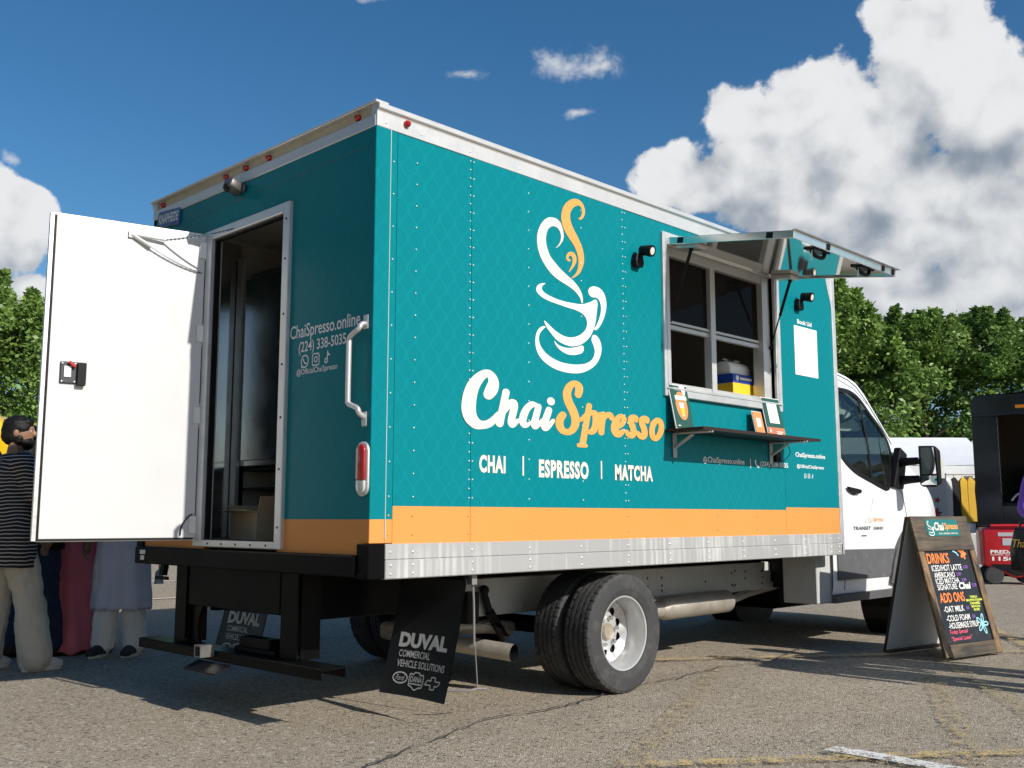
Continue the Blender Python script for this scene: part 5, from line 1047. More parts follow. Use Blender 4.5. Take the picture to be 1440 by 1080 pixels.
def a_frame():
    ang = math.atan2(-.126, .741); t = empty('chalkboard_sign', (4.975,-.61,0), ang, 'wooden A-frame chalkboard with drinks menu standing beside the cab', 'chalkboard')
    W, Hh, D = .76, 1.035, .245
    def panel(sg):
        up = Vector((0, sg*D, Hh)); L_ = up.length; up.normalize(); r = Vector((1,0,0)) if sg > 0 else Vector((-1,0,0))
        return Plane((-W/2*r.x, -sg*D, .0), r, up), L_
    pl, L_ = panel(1)
    def board(nm, a0, a1, b0, b1, h0, h1, m):
        mb = MB(); c = pl.at((a0+a1)/2, (b0+b1)/2, (h0+h1)/2); mb.obox(c, pl.r*(a1-a0)/2, pl.u*(b1-b0)/2, pl.n*(h1-h0)/2); return mb.build(nm, m, t, bevel=.003)
    board('frame_stile', 0, .075, .03, L_-.265, 0, .024, WV); board('frame_stile', W-.075, W, .015, L_-.265, 0, .024, WV)
    board('bottom_rail', .0755, W-.0755, .02, .115, 0, .022, WH); board('header_board', 0, W, L_-.264, L_, .001, .026, WH); 
    SL = mat('chalkboard_slate', (.010,.011,.013), .30, 0, .35, 5, dirt=((.05,.052,.055), 5, .56)); board('slate', .0755, W-.0755, .1155, L_-.2645, .002, .012, SL)
    N_ = lambda n, c: mat(n, c, .6, 0, .08, 30)
    CO, CW, CPu, CY, CPi, CBl = N_('chalk_orange', (.90,.24,.05)), N_('chalk_white', (.80,.80,.78)), N_('chalk_purple', (.30,.12,.50)), N_('chalk_yellow', (.72,.80,.10)), N_('chalk_pink', (.85,.10,.20)), N_('chalk_blue', (.30,.66,.75))
    def line(s, a, f, w, h, m, bold=.012, sh=0.): return text('chalk_line', s, pl, a, L_*(1-f*.94-.07)-h/2, w, h, m, t, bold=bold, shear=sh, lift=.0135)
    line('DRINKS', .095, .245, .29, .078, CO, .02, .1)
    line('ICED/HOT LATTE', .125, .318, .40, .045, CW); line('6.00', .545, .318, .06, .026, CPu); line('AMERICANO', .135, .370, .27, .042, CW); line('3.99', .43, .370, .06, .026, CPu); line('ICED MATCHA', .135, .415, .31, .042, CW); line('6.99', .48, .415, .06, .026, CPu)
    line('SIGNATURE', .135, .460, .26, .042, CW); line('Chai', .42, .458, .16, .052, CW, .035, .2); line('5.00', .60, .458, .06, .026, CPu)
    line('ADD ONS', .125, .538, .33, .072, CO, .02, .1); line('-OAT MILK', .14, .622, .27, .044, CW); line('.50', .43, .622, .05, .024, CPu); line('-COLD FOAM', .145, .688, .31, .044, CW); line('.50', .48, .688, .05, .024, CPu); line('-HOUSEMADE SYRUP', .15, .742, .40, .044, CW)
    line('Today Special', .14, .790, .24, .036, CPi, .01, .3); line('"Special Latte"', .145, .838, .27, .036, CPi, .01, .3)
    for i, (s, w) in enumerate((('VANILLA', .10), ('BROWN SUGAR', .22), ('CARAMEL', .14), ('MOCHA', .12), ('ROSE', .08))): line(s, .575-w/2, .545+.024*i, w, .018, CY, .03)
    sw = lambda n, pts, m: print_strokes(n, pl, pts, .003, m, t, .0135)
    def flower(cx, cy, s, m): sw('chalk_doodle', [[(cx+s*(.55+.45*math.cos(5*a))*math.cos(a), cy+s*(.55+.45*math.cos(5*a))*math.sin(a), .005) for a in [2*math.pi*i/40 for i in range(41)]]] + ring(cx, cy, s*.25, .004, 10), m)
    flower(.60, L_*(1-.775), .075, CBl); flower(.57, L_*(1-.225), .045, CO); flower(.59, L_*(1-.275), .04, CO)
    sw('chalk_doodle', [[(.46,L_*(1-.215),.006),(.50,L_*(1-.21),.006),(.49,L_*(1-.24),.006),(.46,L_*(1-.25),.006),(.50,L_*(1-.265),.006),(.52,L_*(1-.285),.006)]], CBl)
    # printed plate on the header
    TE = mat('teal_plate', (.008,.16,.15), .35); board('logo_plate', .17, .60, L_-.155, L_-.025, .0262, .030, TE); p2 = Plane(pl.at(0,0,.0302), pl.r, pl.u)
    text('plate_lettering', 'Chai', p2, .275, L_-.112, .13, .065, CREAM, t, bold=.03, shear=.25, lift=.001); text('plate_lettering', 'Spresso', p2, .41, L_-.118, .18, .065, ORANGEP, t, bold=.03, shear=.25, lift=.001); text('plate_lettering', 'CHAI | ESPRESSO | MATCHA', p2, .31, L_-.145, .26, .016, CREAM, t, bold=.02, lift=.001)
    k = .135/(STEAM_ORANGE[7][1]-min(p[1] for p in CUP_SAUCER)); zc = min(p[1] for p in CUP_SAUCER); xc = min(p[0] for p in CUP_SAUCER)
    for poly, m in ((STEAM_CREAM, CREAM), (CUP_BOWL, PWHITE), (CUP_HANDLE, PWHITE), (CUP_SAUCER, PWHITE)): print_poly('plate_emblem', p2, [[(.185+(p[0]-xc)*k, L_-.152+(p[1]-zc)*k) for p in poly]], m, t, .001, 2)
    p3, _ = panel(-1); mb = MB(); mb.obox(p3.at(W/2, L_/2+.01, .008), p3.r*W/2, p3.u*(L_/2-.012), p3.n*.010); mb.build('back_panel', mat('dark_edge_board', (.025,.02,.016), .6), t)
    mb = MB(); mb.obox(p3.at(W/2, L_/2+.01, -.0045), p3.r*(W/2-.006), p3.u*(L_/2-.02), p3.n*.002); bl = mb.build('back_panel_lining', mat('grey_white_board', (.62,.62,.60), .55, 0, .04), t)
    mb = MB()
    for f in (.2,.4,.6,.8):
        for b_ in (.05, .5, .93): mb.lathe([(.005,0),(.005,.001)], p3.at(W*f, L_*b_, -.0066), -p3.n, 8)
    mb.build('screw_row', MATTE, bl, kind='stuff')
    mb = MB(); mb.obox(p3.at(W/2, .035, -.016), p3.r*W/2, p3.u*.012, p3.n*.009); mb.build('bottom_batten', WH, t)
    mb = MB(); mb.tube([(-.2,-.02,Hh-.02),(-.2,.02,Hh-.02)], .012, 8); mb.tube([(.2,-.02,Hh-.02),(.2,.02,Hh-.02)], .012, 8); mb.build('hinge', STEEL, t)
    mb = MB(); mb.tube(catmull([(W/2-.03,-.14,.45),(W/2-.03,-.05,.36),(W/2-.03,.05,.36),(W/2-.03,.14,.45)],5), .004, 6); mb.build('spreader_chain', STEEL, t)
a_frame()
# ------------------------------------------------------------------ people
def remesh(mb, name, m, parent, voxel=.012, sm=4, disp=None, smf=.5):
    me = mb.mesh('tmp'); o = bpy.data.objects.new('tmp', me); COL.objects.link(o)
    md = o.modifiers.new('r', 'REMESH'); md.mode = 'VOXEL'; md.voxel_size = voxel; md.use_smooth_shade = True
    if sm: s = o.modifiers.new('s', 'SMOOTH'); s.factor = smf; s.iterations = sm
    me2 = bpy.data.meshes.new_from_object(o.evaluated_get(bpy.context.evaluated_depsgraph_get())); bpy.data.objects.remove(o, do_unlink=True)
    if disp:
        n = len(me2.vertices); no = [v.normal.copy() for v in me2.vertices]
        for v, nn in zip(me2.vertices, no): v.co += nn*disp(v.co)
    me2.materials.clear()
    for x in (m if isinstance(m, (list, tuple)) else [m]): me2.materials.append(x)
    me2.polygons.foreach_set('use_smooth', [True]*len(me2.polygons)); me2.name = name
    ob = bpy.data.objects.new(name, me2); COL.objects.link(ob); ob.parent = parent; return ob
def ell(cx, cy, z, rx, ry, n=20): return [(cx+rx*math.cos(2*math.pi*i/n), cy+ry*math.sin(2*math.pi*i/n), z) for i in range(n)]
def limb(mb, pts, rs, n=12):
    mb.tube(catmull(pts, 4), [r for a, b in zip(rs[:-1], rs[1:]) for r in (a, a+(b-a)*.25, a+(b-a)*.5, a+(b-a)*.75)]+[rs[-1]], n)
    for p, r in ((pts[0], rs[0]), (pts[-1], rs[-1])): mb.ball(p, r*.98, 12, 8)
def hand(mb, w, d, side, curl=.5):
    w = Vector(w); d = Vector(d).normalized(); lat = d.cross(Vector((0, side, 0)))
    lat = Vector((1,0,0)) if lat.length < .3 else lat.normalized(); pn = d.cross(lat).normalized()
    mb.tube([w-d*.02, w+d*.03, w+d*.085], [.026,.034,.032], 10)
    for i, (o, l) in enumerate(((-.027,.062),(-.009,.078),(.010,.082),(.027,.072))):
        a = w+d*.082+lat*o; b = a+d*l*.45+pn*(-side)*.012*curl; c = b+d*l*.4*(1-.4*curl)+pn*(-side)*.03*curl; e = c+d*l*.2*(1-curl)+pn*(-side)*.02*curl
        mb.tube([a,b,c,e], [.0095,.009,.008,.0065], 8); mb.ball(e, .0065, 8, 6)
    a = w+d*.025+lat*.028; b = a+d*.03+lat*.022; c = b+d*.03+lat*.006; mb.tube([a,b,c], [.013,.011,.008], 8); mb.ball(c, .008, 8, 6)
SKIN = {'tan': mat('skin_tan', (.30,.17,.105), .5, 0, .06, 20), 'brown': mat('skin_brown', (.20,.105,.065), .5, 0, .06, 20)}
HAIR = mat('black_hair', (.008,.007,.006), .55, 0, .3, 60, .35, 120, spec=.25)
EYEW = mat('eye_white', (.7,.68,.65), .2); EYED = mat('eye_iris', (.02,.012,.008), .1)
def person(loc, rz, label, h=1.72, skin='tan', legs=((0,0),(0,0)), arms=None, headyaw=0., hair=True, feet=True):
    """legs: forward offset of each foot (right, left); arms: (elbow, wrist) for right and left, in local metres; faces +x"""
    k = h/1.72; t = empty('person', loc, rz, label, 'person')
    arms = arms or [((-.03,-.26,1.12),(.05,-.27,.88)), ((-.03,.26,1.12),(.05,.27,.88))]
    mb = MB(); mb.loft([ell(0,0,z,rx,ry) for z, rx, ry in ((.84,.09,.13),(.90,.11,.165),(.97,.112,.17),(1.08,.095,.142),(1.22,.108,.158),(1.34,.108,.17),(1.41,.09,.165),(1.455,.062,.09))])
    mb.tube([(0,0,1.42),(.005,0,1.50),(.018,0,1.57)], [.062,.054,.054], 14)
    J = {}
    for s, (fx, fy) in zip((-1, 1), legs):
        hip = (0, s*.095, .90); kn = (fx*.55+.02, s*(.10+fy*.5), .49); an = (fx-.01, s*(.105+fy), .085); J[s] = (hip, kn, an)
        limb(mb, [hip, ((hip[0]+kn[0])/2+.012, (hip[1]+kn[1])/2, .70), kn, ((kn[0]+an[0])/2-.02, (kn[1]+an[1])/2, .31), an], [.088,.078,.056,.055,.038])
        mb.tube([(an[0]-.045,an[1],.045),(an[0]+.03,an[1]+s*.004,.048),(an[0]+.11,an[1]+s*.01,.034),(an[0]+.16,an[1]+s*.012,.026)], [.036,.042,.036,.022], 10)
    A = {}
    for s, (el, wr) in zip((-1, 1), arms):
        sh = (0, s*.178, 1.395); el = Vector(el); wr = Vector(wr); A[s] = (Vector(sh), el, wr)
        limb(mb, [sh, tuple(Vector(sh).lerp(el,.5)), tuple(el), tuple(el.lerp(wr,.4)), tuple(wr)], [.056,.047,.040,.040,.026]); hand(mb, wr, wr-el, s)
    c, s_ = math.cos(headyaw), math.sin(headyaw)
    def hp(x, y, z): return (.02+x*c-y*s_, x*s_+y*c, 1.625+z)
    mh = MB(); mh.ball((0,0,0), (.096,.077,.102), 20, 14); mh.ball((.032,0,-.062), (.062,.056,.062), 16, 10); mh.ball((.075,0,-.098), (.022,.03,.02), 10, 8)
    mh.tube([(.085,0,.018),(.108,0,-.018),(.098,0,-.03)], [.010,.017,.010], 8); mh.tube([(.078,-.04,.022),(.088,0,.026),(.078,.04,.022)], [.010,.012,.010], 8); mh.tube([(.086,-.022,-.058),(.094,0,-.057),(.086,.022,-.058)], [.006,.009,.006], 8)
    for q in (-1, 1): mh.ball((-.008, q*.079, -.012), (.018,.008,.030), 10, 8); mh.ball((-.004, q*.084, -.010), (.011,.006,.02), 8, 6)
    mb.add([hp(*v) for v in mh.v], mh.f)
    body = remesh(mb, 'body', SKIN[skin], t, .0075, 3)
    for q in (-1, 1):
        m2 = MB(); m2.ball(hp(.0775, q*.030, .004), .0105, 10, 8); m2.mat(1); m2.ball(hp(.0850, q*.030, .004), .0052, 8, 6); m2.build('eye', [EYEW, EYED], body, smooth=180)
    if hair:
        m2 = MB(); m3 = MB(); m3.ball((-.012,0,.022), (.103,.087,.094), 20, 14); m3.ball((-.042,0,-.018), (.074,.080,.080), 16, 12); m3.ball((.045,0,.065), (.05,.062,.038), 14, 10); m2.add([hp(*v) for v in m3.v], m3.f)
        remesh(m2, 'hair', HAIR, t, .009, 1, lambda p: .005*noise.noise(Vector((p.x*30,p.y*30,p.z*55)))+.003*noise.noise(p*110))
    t.scale = (k, k, k); t['_'] = 0; del t['_']
    return t, J, A, hp
def torso_cloth(t, A, m, z0, flare=1., sleeve=.5, loose=1.0, name='shirt', disp=.006):
    mb = MB(); lv = [(1.47,.068,.095),(1.43,.095,.172),(1.36,.122,.190),(1.24,.125,.185),(1.10,.120*loose,.178*loose),(.98,.132*loose,.192*loose)]
    z = .98
    while z > z0+.06:
        z -= .1; f = 1+(flare-1)*(.98-z)/max(.1, .98-z0); lv.append((max(z, z0), .134*f*loose, .194*f*loose))
    mb.loft([ell(0,0,z,rx,ry,28) for z, rx, ry in lv][::-1])
    for s in (-1, 1):
        sh, el, wr = A[s]; e = sh.lerp(el, min(1, sleeve*2)); pts = [tuple(sh+Vector((0,-s*.03,.0))), tuple(sh), tuple(sh.lerp(e,.5)), tuple(e)]; rs = [.085,.082,.074,.068]
        if sleeve > .5: pts.append(tuple(el.lerp(wr, (sleeve-.5)*2))); rs.append(.048)
        limb(mb, pts, rs)
    return remesh(mb, name, m, t, .012, 4, lambda p: disp*noise.noise(Vector((p.x*9, p.y*9, p.z*5)))+disp*.7*noise.noise(Vector((p.x*16+p.z*7, p.y*16, p.z*9))))
def trousers(t, J, m, wide=1.0, hem=.03, name='trousers', flare=1.0):
    mb = MB(); mb.loft([ell(0,0,z,rx,ry,24) for z, rx, ry in ((.80,.09,.15),(.86,.122,.182),(.95,.124,.182),(1.02,.112,.162))])
    for s in (-1, 1):
        hip, kn, an = J[s]; pts = [hip, tuple((Vector(hip)+Vector(kn))/2), kn, tuple((Vector(kn)+Vector(an))/2), (an[0]+.005, an[1], hem+.085)]; w = wide
        limb(mb, pts, [.098, .092*max(1,w*.95), .074*w, .074*w*(1+flare)/2, .070*w*flare])
    return remesh(mb, name, m, t, .012, 4, lambda p: .011*noise.noise(Vector((p.x*11, p.y*11, p.z*5)))+.009*noise.noise(Vector((p.x*9+p.z*6, p.y*9, p.z*20)))*max(.35,1.2-abs(p.z-.45)*1.6)+.005*noise.noise(Vector((p.x*26, p.y*26, p.z*14))))
def shoes(t, J, mats_, name='shoe'):
    for s in (-1, 1):
        hip, kn, an = J[s]; mb = MB()
        mb.tube([(an[0]-.06,an[1],.05),(an[0]-.01,an[1],.062),(an[0]+.07,an[1]+s*.005,.052),(an[0]+.14,an[1]+s*.01,.040),(an[0]+.185,an[1]+s*.012,.034)], [.040,.050,.047,.042,.026], 12); mb.ball((an[0]-.06,an[1],.048),.040,10,8)
        sh = remesh(mb, name, mats_[0], t, .009, 2)
        for v in sh.data.vertices: v.co.z = max(v.co.z, .016)
        so = MB(); q = [(an[0]+.05+x*.135, an[1]+s*.006+y*(.048 if x > -.2 else .042)) for x, y in [(math.cos(2*math.pi*i/20), math.sin(2*math.pi*i/20)) for i in range(20)]]; so.prism(q, 'z', 0, .026); so.build('shoe_sole', mats_[1], sh, bevel=.006)
def cloth(name, c, var=.1, sc=8): return mat(name, c, .85, 0, var, sc, .25, 120, spec=.2)
def stripes():
    m, nt, b = new_mat('striped_knit'); N = nt.nodes; L = nt.links; tc = N.new('ShaderNodeTexCoord'); s = N.new('ShaderNodeSeparateXYZ'); L.new(tc.outputs['Object'], s.inputs[0])
    nz = N.new('ShaderNodeTexNoise'); nz.inputs['Scale'].default_value = 5; L.new(tc.outputs['Object'], nz.inputs['Vector'])
    a = N.new('ShaderNodeMath'); a.operation = 'MULTIPLY_ADD'; L.new(nz.outputs['Fac'], a.inputs[0]); a.inputs[1].default_value = .05; L.new(s.outputs['Z'], a.inputs[2])
    d = N.new('ShaderNodeMath'); d.operation = 'MULTIPLY'; L.new(a.outputs[0], d.inputs[0]); d.inputs[1].default_value = 40
    f = N.new('ShaderNodeMath'); f.operation = 'FRACT'; L.new(d.outputs[0], f.inputs[0]); g = N.new('ShaderNodeMath'); g.operation = 'GREATER_THAN'; L.new(f.outputs[0], g.inputs[0]); g.inputs[1].default_value = .74
    mx = N.new('ShaderNodeMix'); mx.data_type = 'RGBA'; L.new(g.outputs[0], mx.inputs['Factor']); mx.inputs['A'].default_value = (.012,.011,.012,1); mx.inputs['B'].default_value = (.50,.44,.40,1); L.new(mx.outputs['Result'], b.inputs['Base Color']); b.inputs['Roughness'].default_value = .9
    return m
# man in the striped top, his back to us
t, J, A, hp = person((-.32,3.61,0), R(0), 'bearded man in black and white striped top and baggy beige trousers', 1.72, 'tan', ((.16,.06),(-.06,.05)), [((.10,-.27,1.13),(.30,-.16,1.16)), ((.08,.27,1.13),(.28,.14,1.14))], R(-30))
torso_cloth(t, A, stripes(), .69, 1.10, .42, 1.20); trousers(t, J, cloth('beige_twill', (.50,.45,.37)), 1.34, .012, flare=1.22); SHW = mat('offwhite_shoe', (.50,.47,.43), .7); shoes(t, J, (SHW, SHW))
m2 = MB(); m3 = MB(); m3.ball((.052,0,-.078), (.054,.060,.050), 16, 12); m3.ball((.010,.058,-.055), (.03,.022,.045), 10, 8); m3.ball((.010,-.058,-.055), (.03,.022,.045), 10, 8); m2.add([hp(*v) for v in m3.v], m3.f); remesh(m2, 'beard', HAIR, t, .008, 1, lambda p: .006*noise.noise(p*70))
# person behind him in a dark cap
t, J, A, hp = person((.10,4.20,0), R(200), 'person in dark cap, black jacket and blue jeans behind the striped top', 1.70, 'tan', ((.05,.02),(-.06,.02)), [((.10,-.27,1.13),(.22,-.10,1.34)), ((.0,.26,1.12),(.1,.24,.9))])
torso_cloth(t, A, cloth('black_jacket', (.012,.011,.012)), .80, 1.05, .95, 1.12, 'jacket'); trousers(t, J, cloth('blue_denim', (.022,.035,.075)), 1.15, .02); shoes(t, J, (mat('dark_leather', (.05,.025,.02), .5), MATTE))
m2 = MB(); m3 = MB(); m3.ball((-.005,0,.045), (.112,.093,.085), 20, 14); m3.tube([(.07,0,.05),(.13,0,.042),(.165,0,.036)], [.055,.05,.03], 12); m2.add([hp(*v) for v in m3.v], m3.f); remesh(m2, 'cap', cloth('black_cap', (.012,.012,.014)), t, .01, 3)
# woman in a long rose dress, hidden above by the open door
t, J, A, hp = person((.40,4.36,0), R(250), 'person in long rose-red dress standing behind the open rear door', 1.64, 'tan')
mb = MB(); mb.loft([ell(0,0,z,rx,ry,40) for z, rx, ry in ((.02,.36,.38),(.20,.31,.33),(.45,.25,.28),(.75,.19,.23),(.95,.135,.19),(1.08,.11,.165),(1.24,.125,.18),(1.36,.12,.185),(1.43,.095,.165),(1.47,.066,.09))])
for s in (-1, 1): sh, el, wr = A[s]; limb(mb, [tuple(sh), tuple(sh.lerp(el,.5)), tuple(el), tuple(wr)], [.07,.068,.07,.085])
remesh(mb, 'dress', cloth('rose_fabric', (.68,.17,.19), .12, 5), t, .013, 3, lambda p: (.022*math.sin(math.atan2(p.y, p.x)*11+p.z*1.5)*max(0, 1-p.z/1.0)) + .008*noise.noise(p*9)); shoes(t, J, (cloth('pink_slipper', (.45,.12,.14)), MATTE))
m2 = MB(); m3 = MB(); m3.ball((-.012,0,.0), (.115,.10,.125), 20, 14); m3.ball((-.03,0,-.12), (.10,.11,.09), 16, 10); mm = [v for v in m3.v]; m2.add([hp(v[0]-.02, v[1], v[2]) for v in mm], m3.f); remesh(m2, 'headscarf', cloth('rose_scarf', (.33,.09,.10)), t, .012, 3)
# person in the lavender-grey tunic
t, J, A, hp = person((.575,3.78,0), R(215), 'person in lavender grey tunic and white trousers below the open door', 1.68, 'brown', ((.05,.0),(-.03,.0)))
mb = MB(); mb.loft([ell(0,0,z,rx,ry,40) for z, rx, ry in ((.36,.17,.235),(.60,.162,.222),(.85,.152,.205),(.98,.142,.195),(1.10,.125,.178),(1.24,.128,.185),(1.36,.124,.19),(1.43,.095,.17),(1.47,.068,.095))])
for s in (-1, 1): sh, el, wr = A[s]; limb(mb, [tuple(sh), tuple(sh.lerp(el,.5)), tuple(el), tuple(el.lerp(wr,.85))], [.072,.066,.06,.055])
LAV = cloth('lavender_cotton', (.60,.60,.70), .07); remesh(mb, 'tunic', LAV, t, .012, 3, lambda p: .014*math.sin(math.atan2(p.y, p.x)*8)*max(0, 1.1-p.z)+.006*noise.noise(p*10))
mb = MB(); n = 44
for i in range(n):
    a = 2*math.pi*i/n; b_ = 2*math.pi*(i+.55)/n; c = (a+b_)/2; mb.add([(.172*math.cos(a),.238*math.sin(a),.372),(.172*math.cos(b_),.238*math.sin(b_),.372),(.174*math.cos(c),.24*math.sin(c),.338)], [(0,1,2),(2,1,0)])
mb.build('lace_hem', cloth('white_lace', (.62,.60,.60)), t, kind='stuff'); trousers(t, J, cloth('white_cotton', (.75,.73,.71), .05), 1.16, .02, flare=1.15); shoes(t, J, (mat('black_trainer', (.02,.02,.022), .5), SHW))
mb = MB(); mb.tube([(-.14,.20,1.0),(-.15,.22,.80),(-.15,.225,.63)], .006, 6); mb.lathe([(.012,0),(.03,-.02),(.034,-.10),(.04,-.11)], (-.15,.225,.65), (0,0,1), 12); mb.build('tassel', cloth('cream_tassel', (.55,.52,.48)), t, smooth=50)
m2 = MB(); m3 = MB(); m3.ball((-.02,0,0), (.115,.10,.125), 20, 14); m3.ball((-.04,0,-.12), (.09,.10,.09), 16, 10); m2.add([hp(v[0]-.018, v[1], v[2]) for v in m3.v], m3.f); remesh(m2, 'headscarf', cloth('lavender_scarf', (.30,.30,.38)), t, .012, 3)
# two customers just outside the picture on the right: their shadows lie in front of the cab
for px, py, rz, lab, c1, c2 in ((3.83,-2.28,100,'customer in grey T-shirt whose shadow falls toward the rear wheel',(.22,.22,.23),(.03,.04,.07)), (4.42,-2.26,80,'customer in navy shirt whose shadow falls toward the A-frame sign',(.03,.04,.10),(.12,.11,.10))):
    t, J, A, hp = person((px,py,0), R(rz), lab, 1.75, 'brown', ((.05,.02),(-.05,.02))); torso_cloth(t, A, cloth('customer_top', c1), .84, 1.0, .38, 1.04); trousers(t, J, cloth('customer_trousers', c2), 1.1, .02); shoes(t, J, (MATTE, SHW))
# person with the shopping bag at the right edge
PX, PY = 6.49, -1.02
t, J, A, hp = person((PX,PY,0), R(190), 'person in purple top holding a black carrier bag at the right edge', 1.66, 'tan', ((.04,.02),(-.04,.02)), [((.08,-.24,1.14),(.26,-.13,1.06)), ((.06,.25,1.12),(.30,.20,1.02))])
torso_cloth(t, A, cloth('purple_fabric', (.17,.08,.42)), .80, 1.1, .95, 1.1, 'purple_top'); trousers(t, J, cloth('black_cotton', (.012,.012,.013)), 1.2, .02); shoes(t, J, (MATTE, MATTE))
BAG = mat('black_bag_plastic', (.010,.010,.011), .28, 0, .2, 5, .5, 14); GOLD = mat('gold_print', (.60,.38,.08), .35, .4)
b = empty('carrier_bag', (6.03,-.955,.58), R(-72), 'black carrier bag with gold script held by the person in purple', 'bag')
mb = MB(); mb.loft([[(x*w, y*d_+.01*math.sin(x*9), z) for x, y in ((-1,-.6),(-.6,-1),(.6,-1),(1,-.6),(1,.6),(.6,1),(-.6,1),(-1,.6))] for z, w, d_ in ((0,.13,.07),(.03,.165,.09),(.20,.165,.085),(.34,.13,.05),(.37,.12,.04))]); bag = mb.build('bag_body', BAG, b, smooth=60, bevel=.006)
for y in (-.035, .035): mb = MB(); mb.tube(catmull([(-.09,y,.36),(-.06,y*.8,.43),(.0,y*.4,.465),(.06,y*.8,.43),(.09,y,.36)],4), .010, 6); mb.build('bag_handle', BAG, b, smooth=60)
text('gold_script', 'Thank you', Plane((-.14,-.0905,0), (1,0,0), (0,0,1)), .0, .19, .28, .085, GOLD, b, shear=.35, lift=.002)
# ------------------------------------------------------------------ trees
def leaf_mat(name, c1, c2):
    m, nt, b = new_mat(name); N = nt.nodes; L = nt.links; tc = N.new('ShaderNodeTexCoord'); n = N.new('ShaderNodeTexNoise'); n.inputs['Scale'].default_value = 1.3; n.inputs['Detail'].default_value = 5; n.inputs['Roughness'].default_value = .8; L.new(tc.outputs['Object'], n.inputs['Vector'])
    oi = N.new('ShaderNodeObjectInfo'); ad = N.new('ShaderNodeMath'); ad.operation = 'MULTIPLY_ADD'; L.new(oi.outputs['Random'], ad.inputs[0]); ad.inputs[1].default_value = .22; L.new(n.outputs['Fac'], ad.inputs[2])
    mr = N.new('ShaderNodeMapRange'); L.new(ad.outputs[0], mr.inputs[0]); mr.inputs[1].default_value = .40; mr.inputs[2].default_value = .82
    mx = N.new('ShaderNodeMix'); mx.data_type = 'RGBA'; L.new(mr.outputs[0], mx.inputs['Factor']); mx.inputs['A'].default_value = list(c1)+[1]; mx.inputs['B'].default_value = list(c2)+[1]
    L.new(mx.outputs['Result'], b.inputs['Base Color']); b.inputs['Roughness'].default_value = .5
    tr = N.new('ShaderNodeBsdfTranslucent'); L.new(mx.outputs['Result'], tr.inputs[0]); s = N.new('ShaderNodeMixShader'); s.inputs[0].default_value = .28; L.new(b.outputs[0], s.inputs[1]); L.new(tr.outputs[0], s.inputs[2]); L.new(s.outputs[0], N['Material Output'].inputs[0])
    return m
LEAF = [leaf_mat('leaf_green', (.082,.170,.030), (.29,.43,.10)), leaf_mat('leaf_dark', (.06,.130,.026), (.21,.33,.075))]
BARK = mat('bark', (.11,.085,.06), .9, 0, .3, 14, .5, 40)
def leaf_cloud(pts, rnd, size):
    n = len(pts); P = np.array(pts); th = rnd.uniform(0, 2*np.pi, n); ph = rnd.uniform(-.9, .9, n); ps = rnd.uniform(0, 2*np.pi, n)
    d = np.stack([np.cos(th)*np.cos(ph), np.sin(th)*np.cos(ph), np.sin(ph)], 1); a = np.stack([-np.sin(th), np.cos(th), 0*th], 1); bb = np.cross(d, a)
    w = (a.T*np.cos(ps)+bb.T*np.sin(ps)).T; s = rnd.uniform(.45, 1.45, n)[:,None]*size
    V = np.stack([P, P+d*s*.5+w*s*.27, P+d*s, P+d*s*.5-w*s*.27], 1).reshape(-1, 3)
    return V, [(4*i, 4*i+1, 4*i+2, 4*i+3) for i in range(n)]
def tree_meshes(seed, H, spread, nleaf, size, low):
    rnd = np.random.default_rng(seed); mb = MB(); r0 = .02*H
    mb.tube([(0,0,0),(.03*H*.3,0,.2*H),(0,.02*H,.45*H),(.01*H,0,.75*H)], [r0,r0*.8,r0*.55,r0*.2], 8); cl = []
    nb = 16
    for i in range(nb):
        z = H*(low+(.93-low)*((i+.5)/nb)); prof = math.sin(math.pi*min(1, .18+.80*((z/H-low)/(1-low))))**.7; rr = spread*prof*rnd.uniform(.55, 1.0); a = i*2.4+rnd.uniform(-.4,.4); e = (rr*math.cos(a), rr*math.sin(a), min(z+H*.06, H*.96))
        st = (0,.01*H,max(.12*H, z-.14*H)); mb.tube([st, tuple(Vector(st).lerp(Vector(e),.55)+Vector((0,0,.02*H))), e], [r0*.34,r0*.2,r0*.06], 6)
        for q in range(5):
            f = rnd.uniform(.35, 1.05); c = Vector(st).lerp(Vector(e), f)+Vector(rnd.normal(0,.07*spread,3)); cl.append((c, rnd.uniform(.16,.34)*spread))
    for q in range(18): a = rnd.uniform(0, 6.28); z = rnd.uniform(.6, 1.0); cl.append((Vector((spread*.5*(1.15-z)*math.cos(a)*1.6, spread*.5*(1.15-z)*math.sin(a)*1.6, H*z)), rnd.uniform(.10,.2)*spread))
    for q in range(26):
        a = rnd.uniform(0, 6.28); z = rnd.uniform(.72, 1.0); rr = spread*(.25+.75*(1-z)*2.2)*rnd.uniform(.7,1.1); base = Vector((rr*math.cos(a), rr*math.sin(a), H*z)); tip = base+Vector((rnd.uniform(-.2,.2), rnd.uniform(-.2,.2), rnd.uniform(.35,.85)))
        for f in (0, .35, .7, 1): cl.append((base.lerp(tip, f), (.13-.09*f)*spread*.8))
    pts = []; per = nleaf//len(cl)
    for c, r in cl:
        g = rnd.normal(0, 1, (per, 3)); g /= np.linalg.norm(g, axis=1)[:,None]; rad = r*rnd.uniform(.35, 1.0, per)**.6*rnd.uniform(.75,1.15,per); q = np.array(c)+(g*rad[:,None])*np.array([1,1,.72]); pts.append(q)
    P = np.concatenate(pts); P = P[P[:,2] > .25]; V, F = leaf_cloud(P, rnd, size)
    tm = mb.mesh('trunk', smooth=60); tm.materials.append(BARK)
    out = []
    for li in (0, 1):
        me = bpy.data.meshes.new('crown'); me.from_pydata(V.tolist(), [], F); me.materials.append(LEAF[li]); me.update(); out.append(me)
    return tm, out
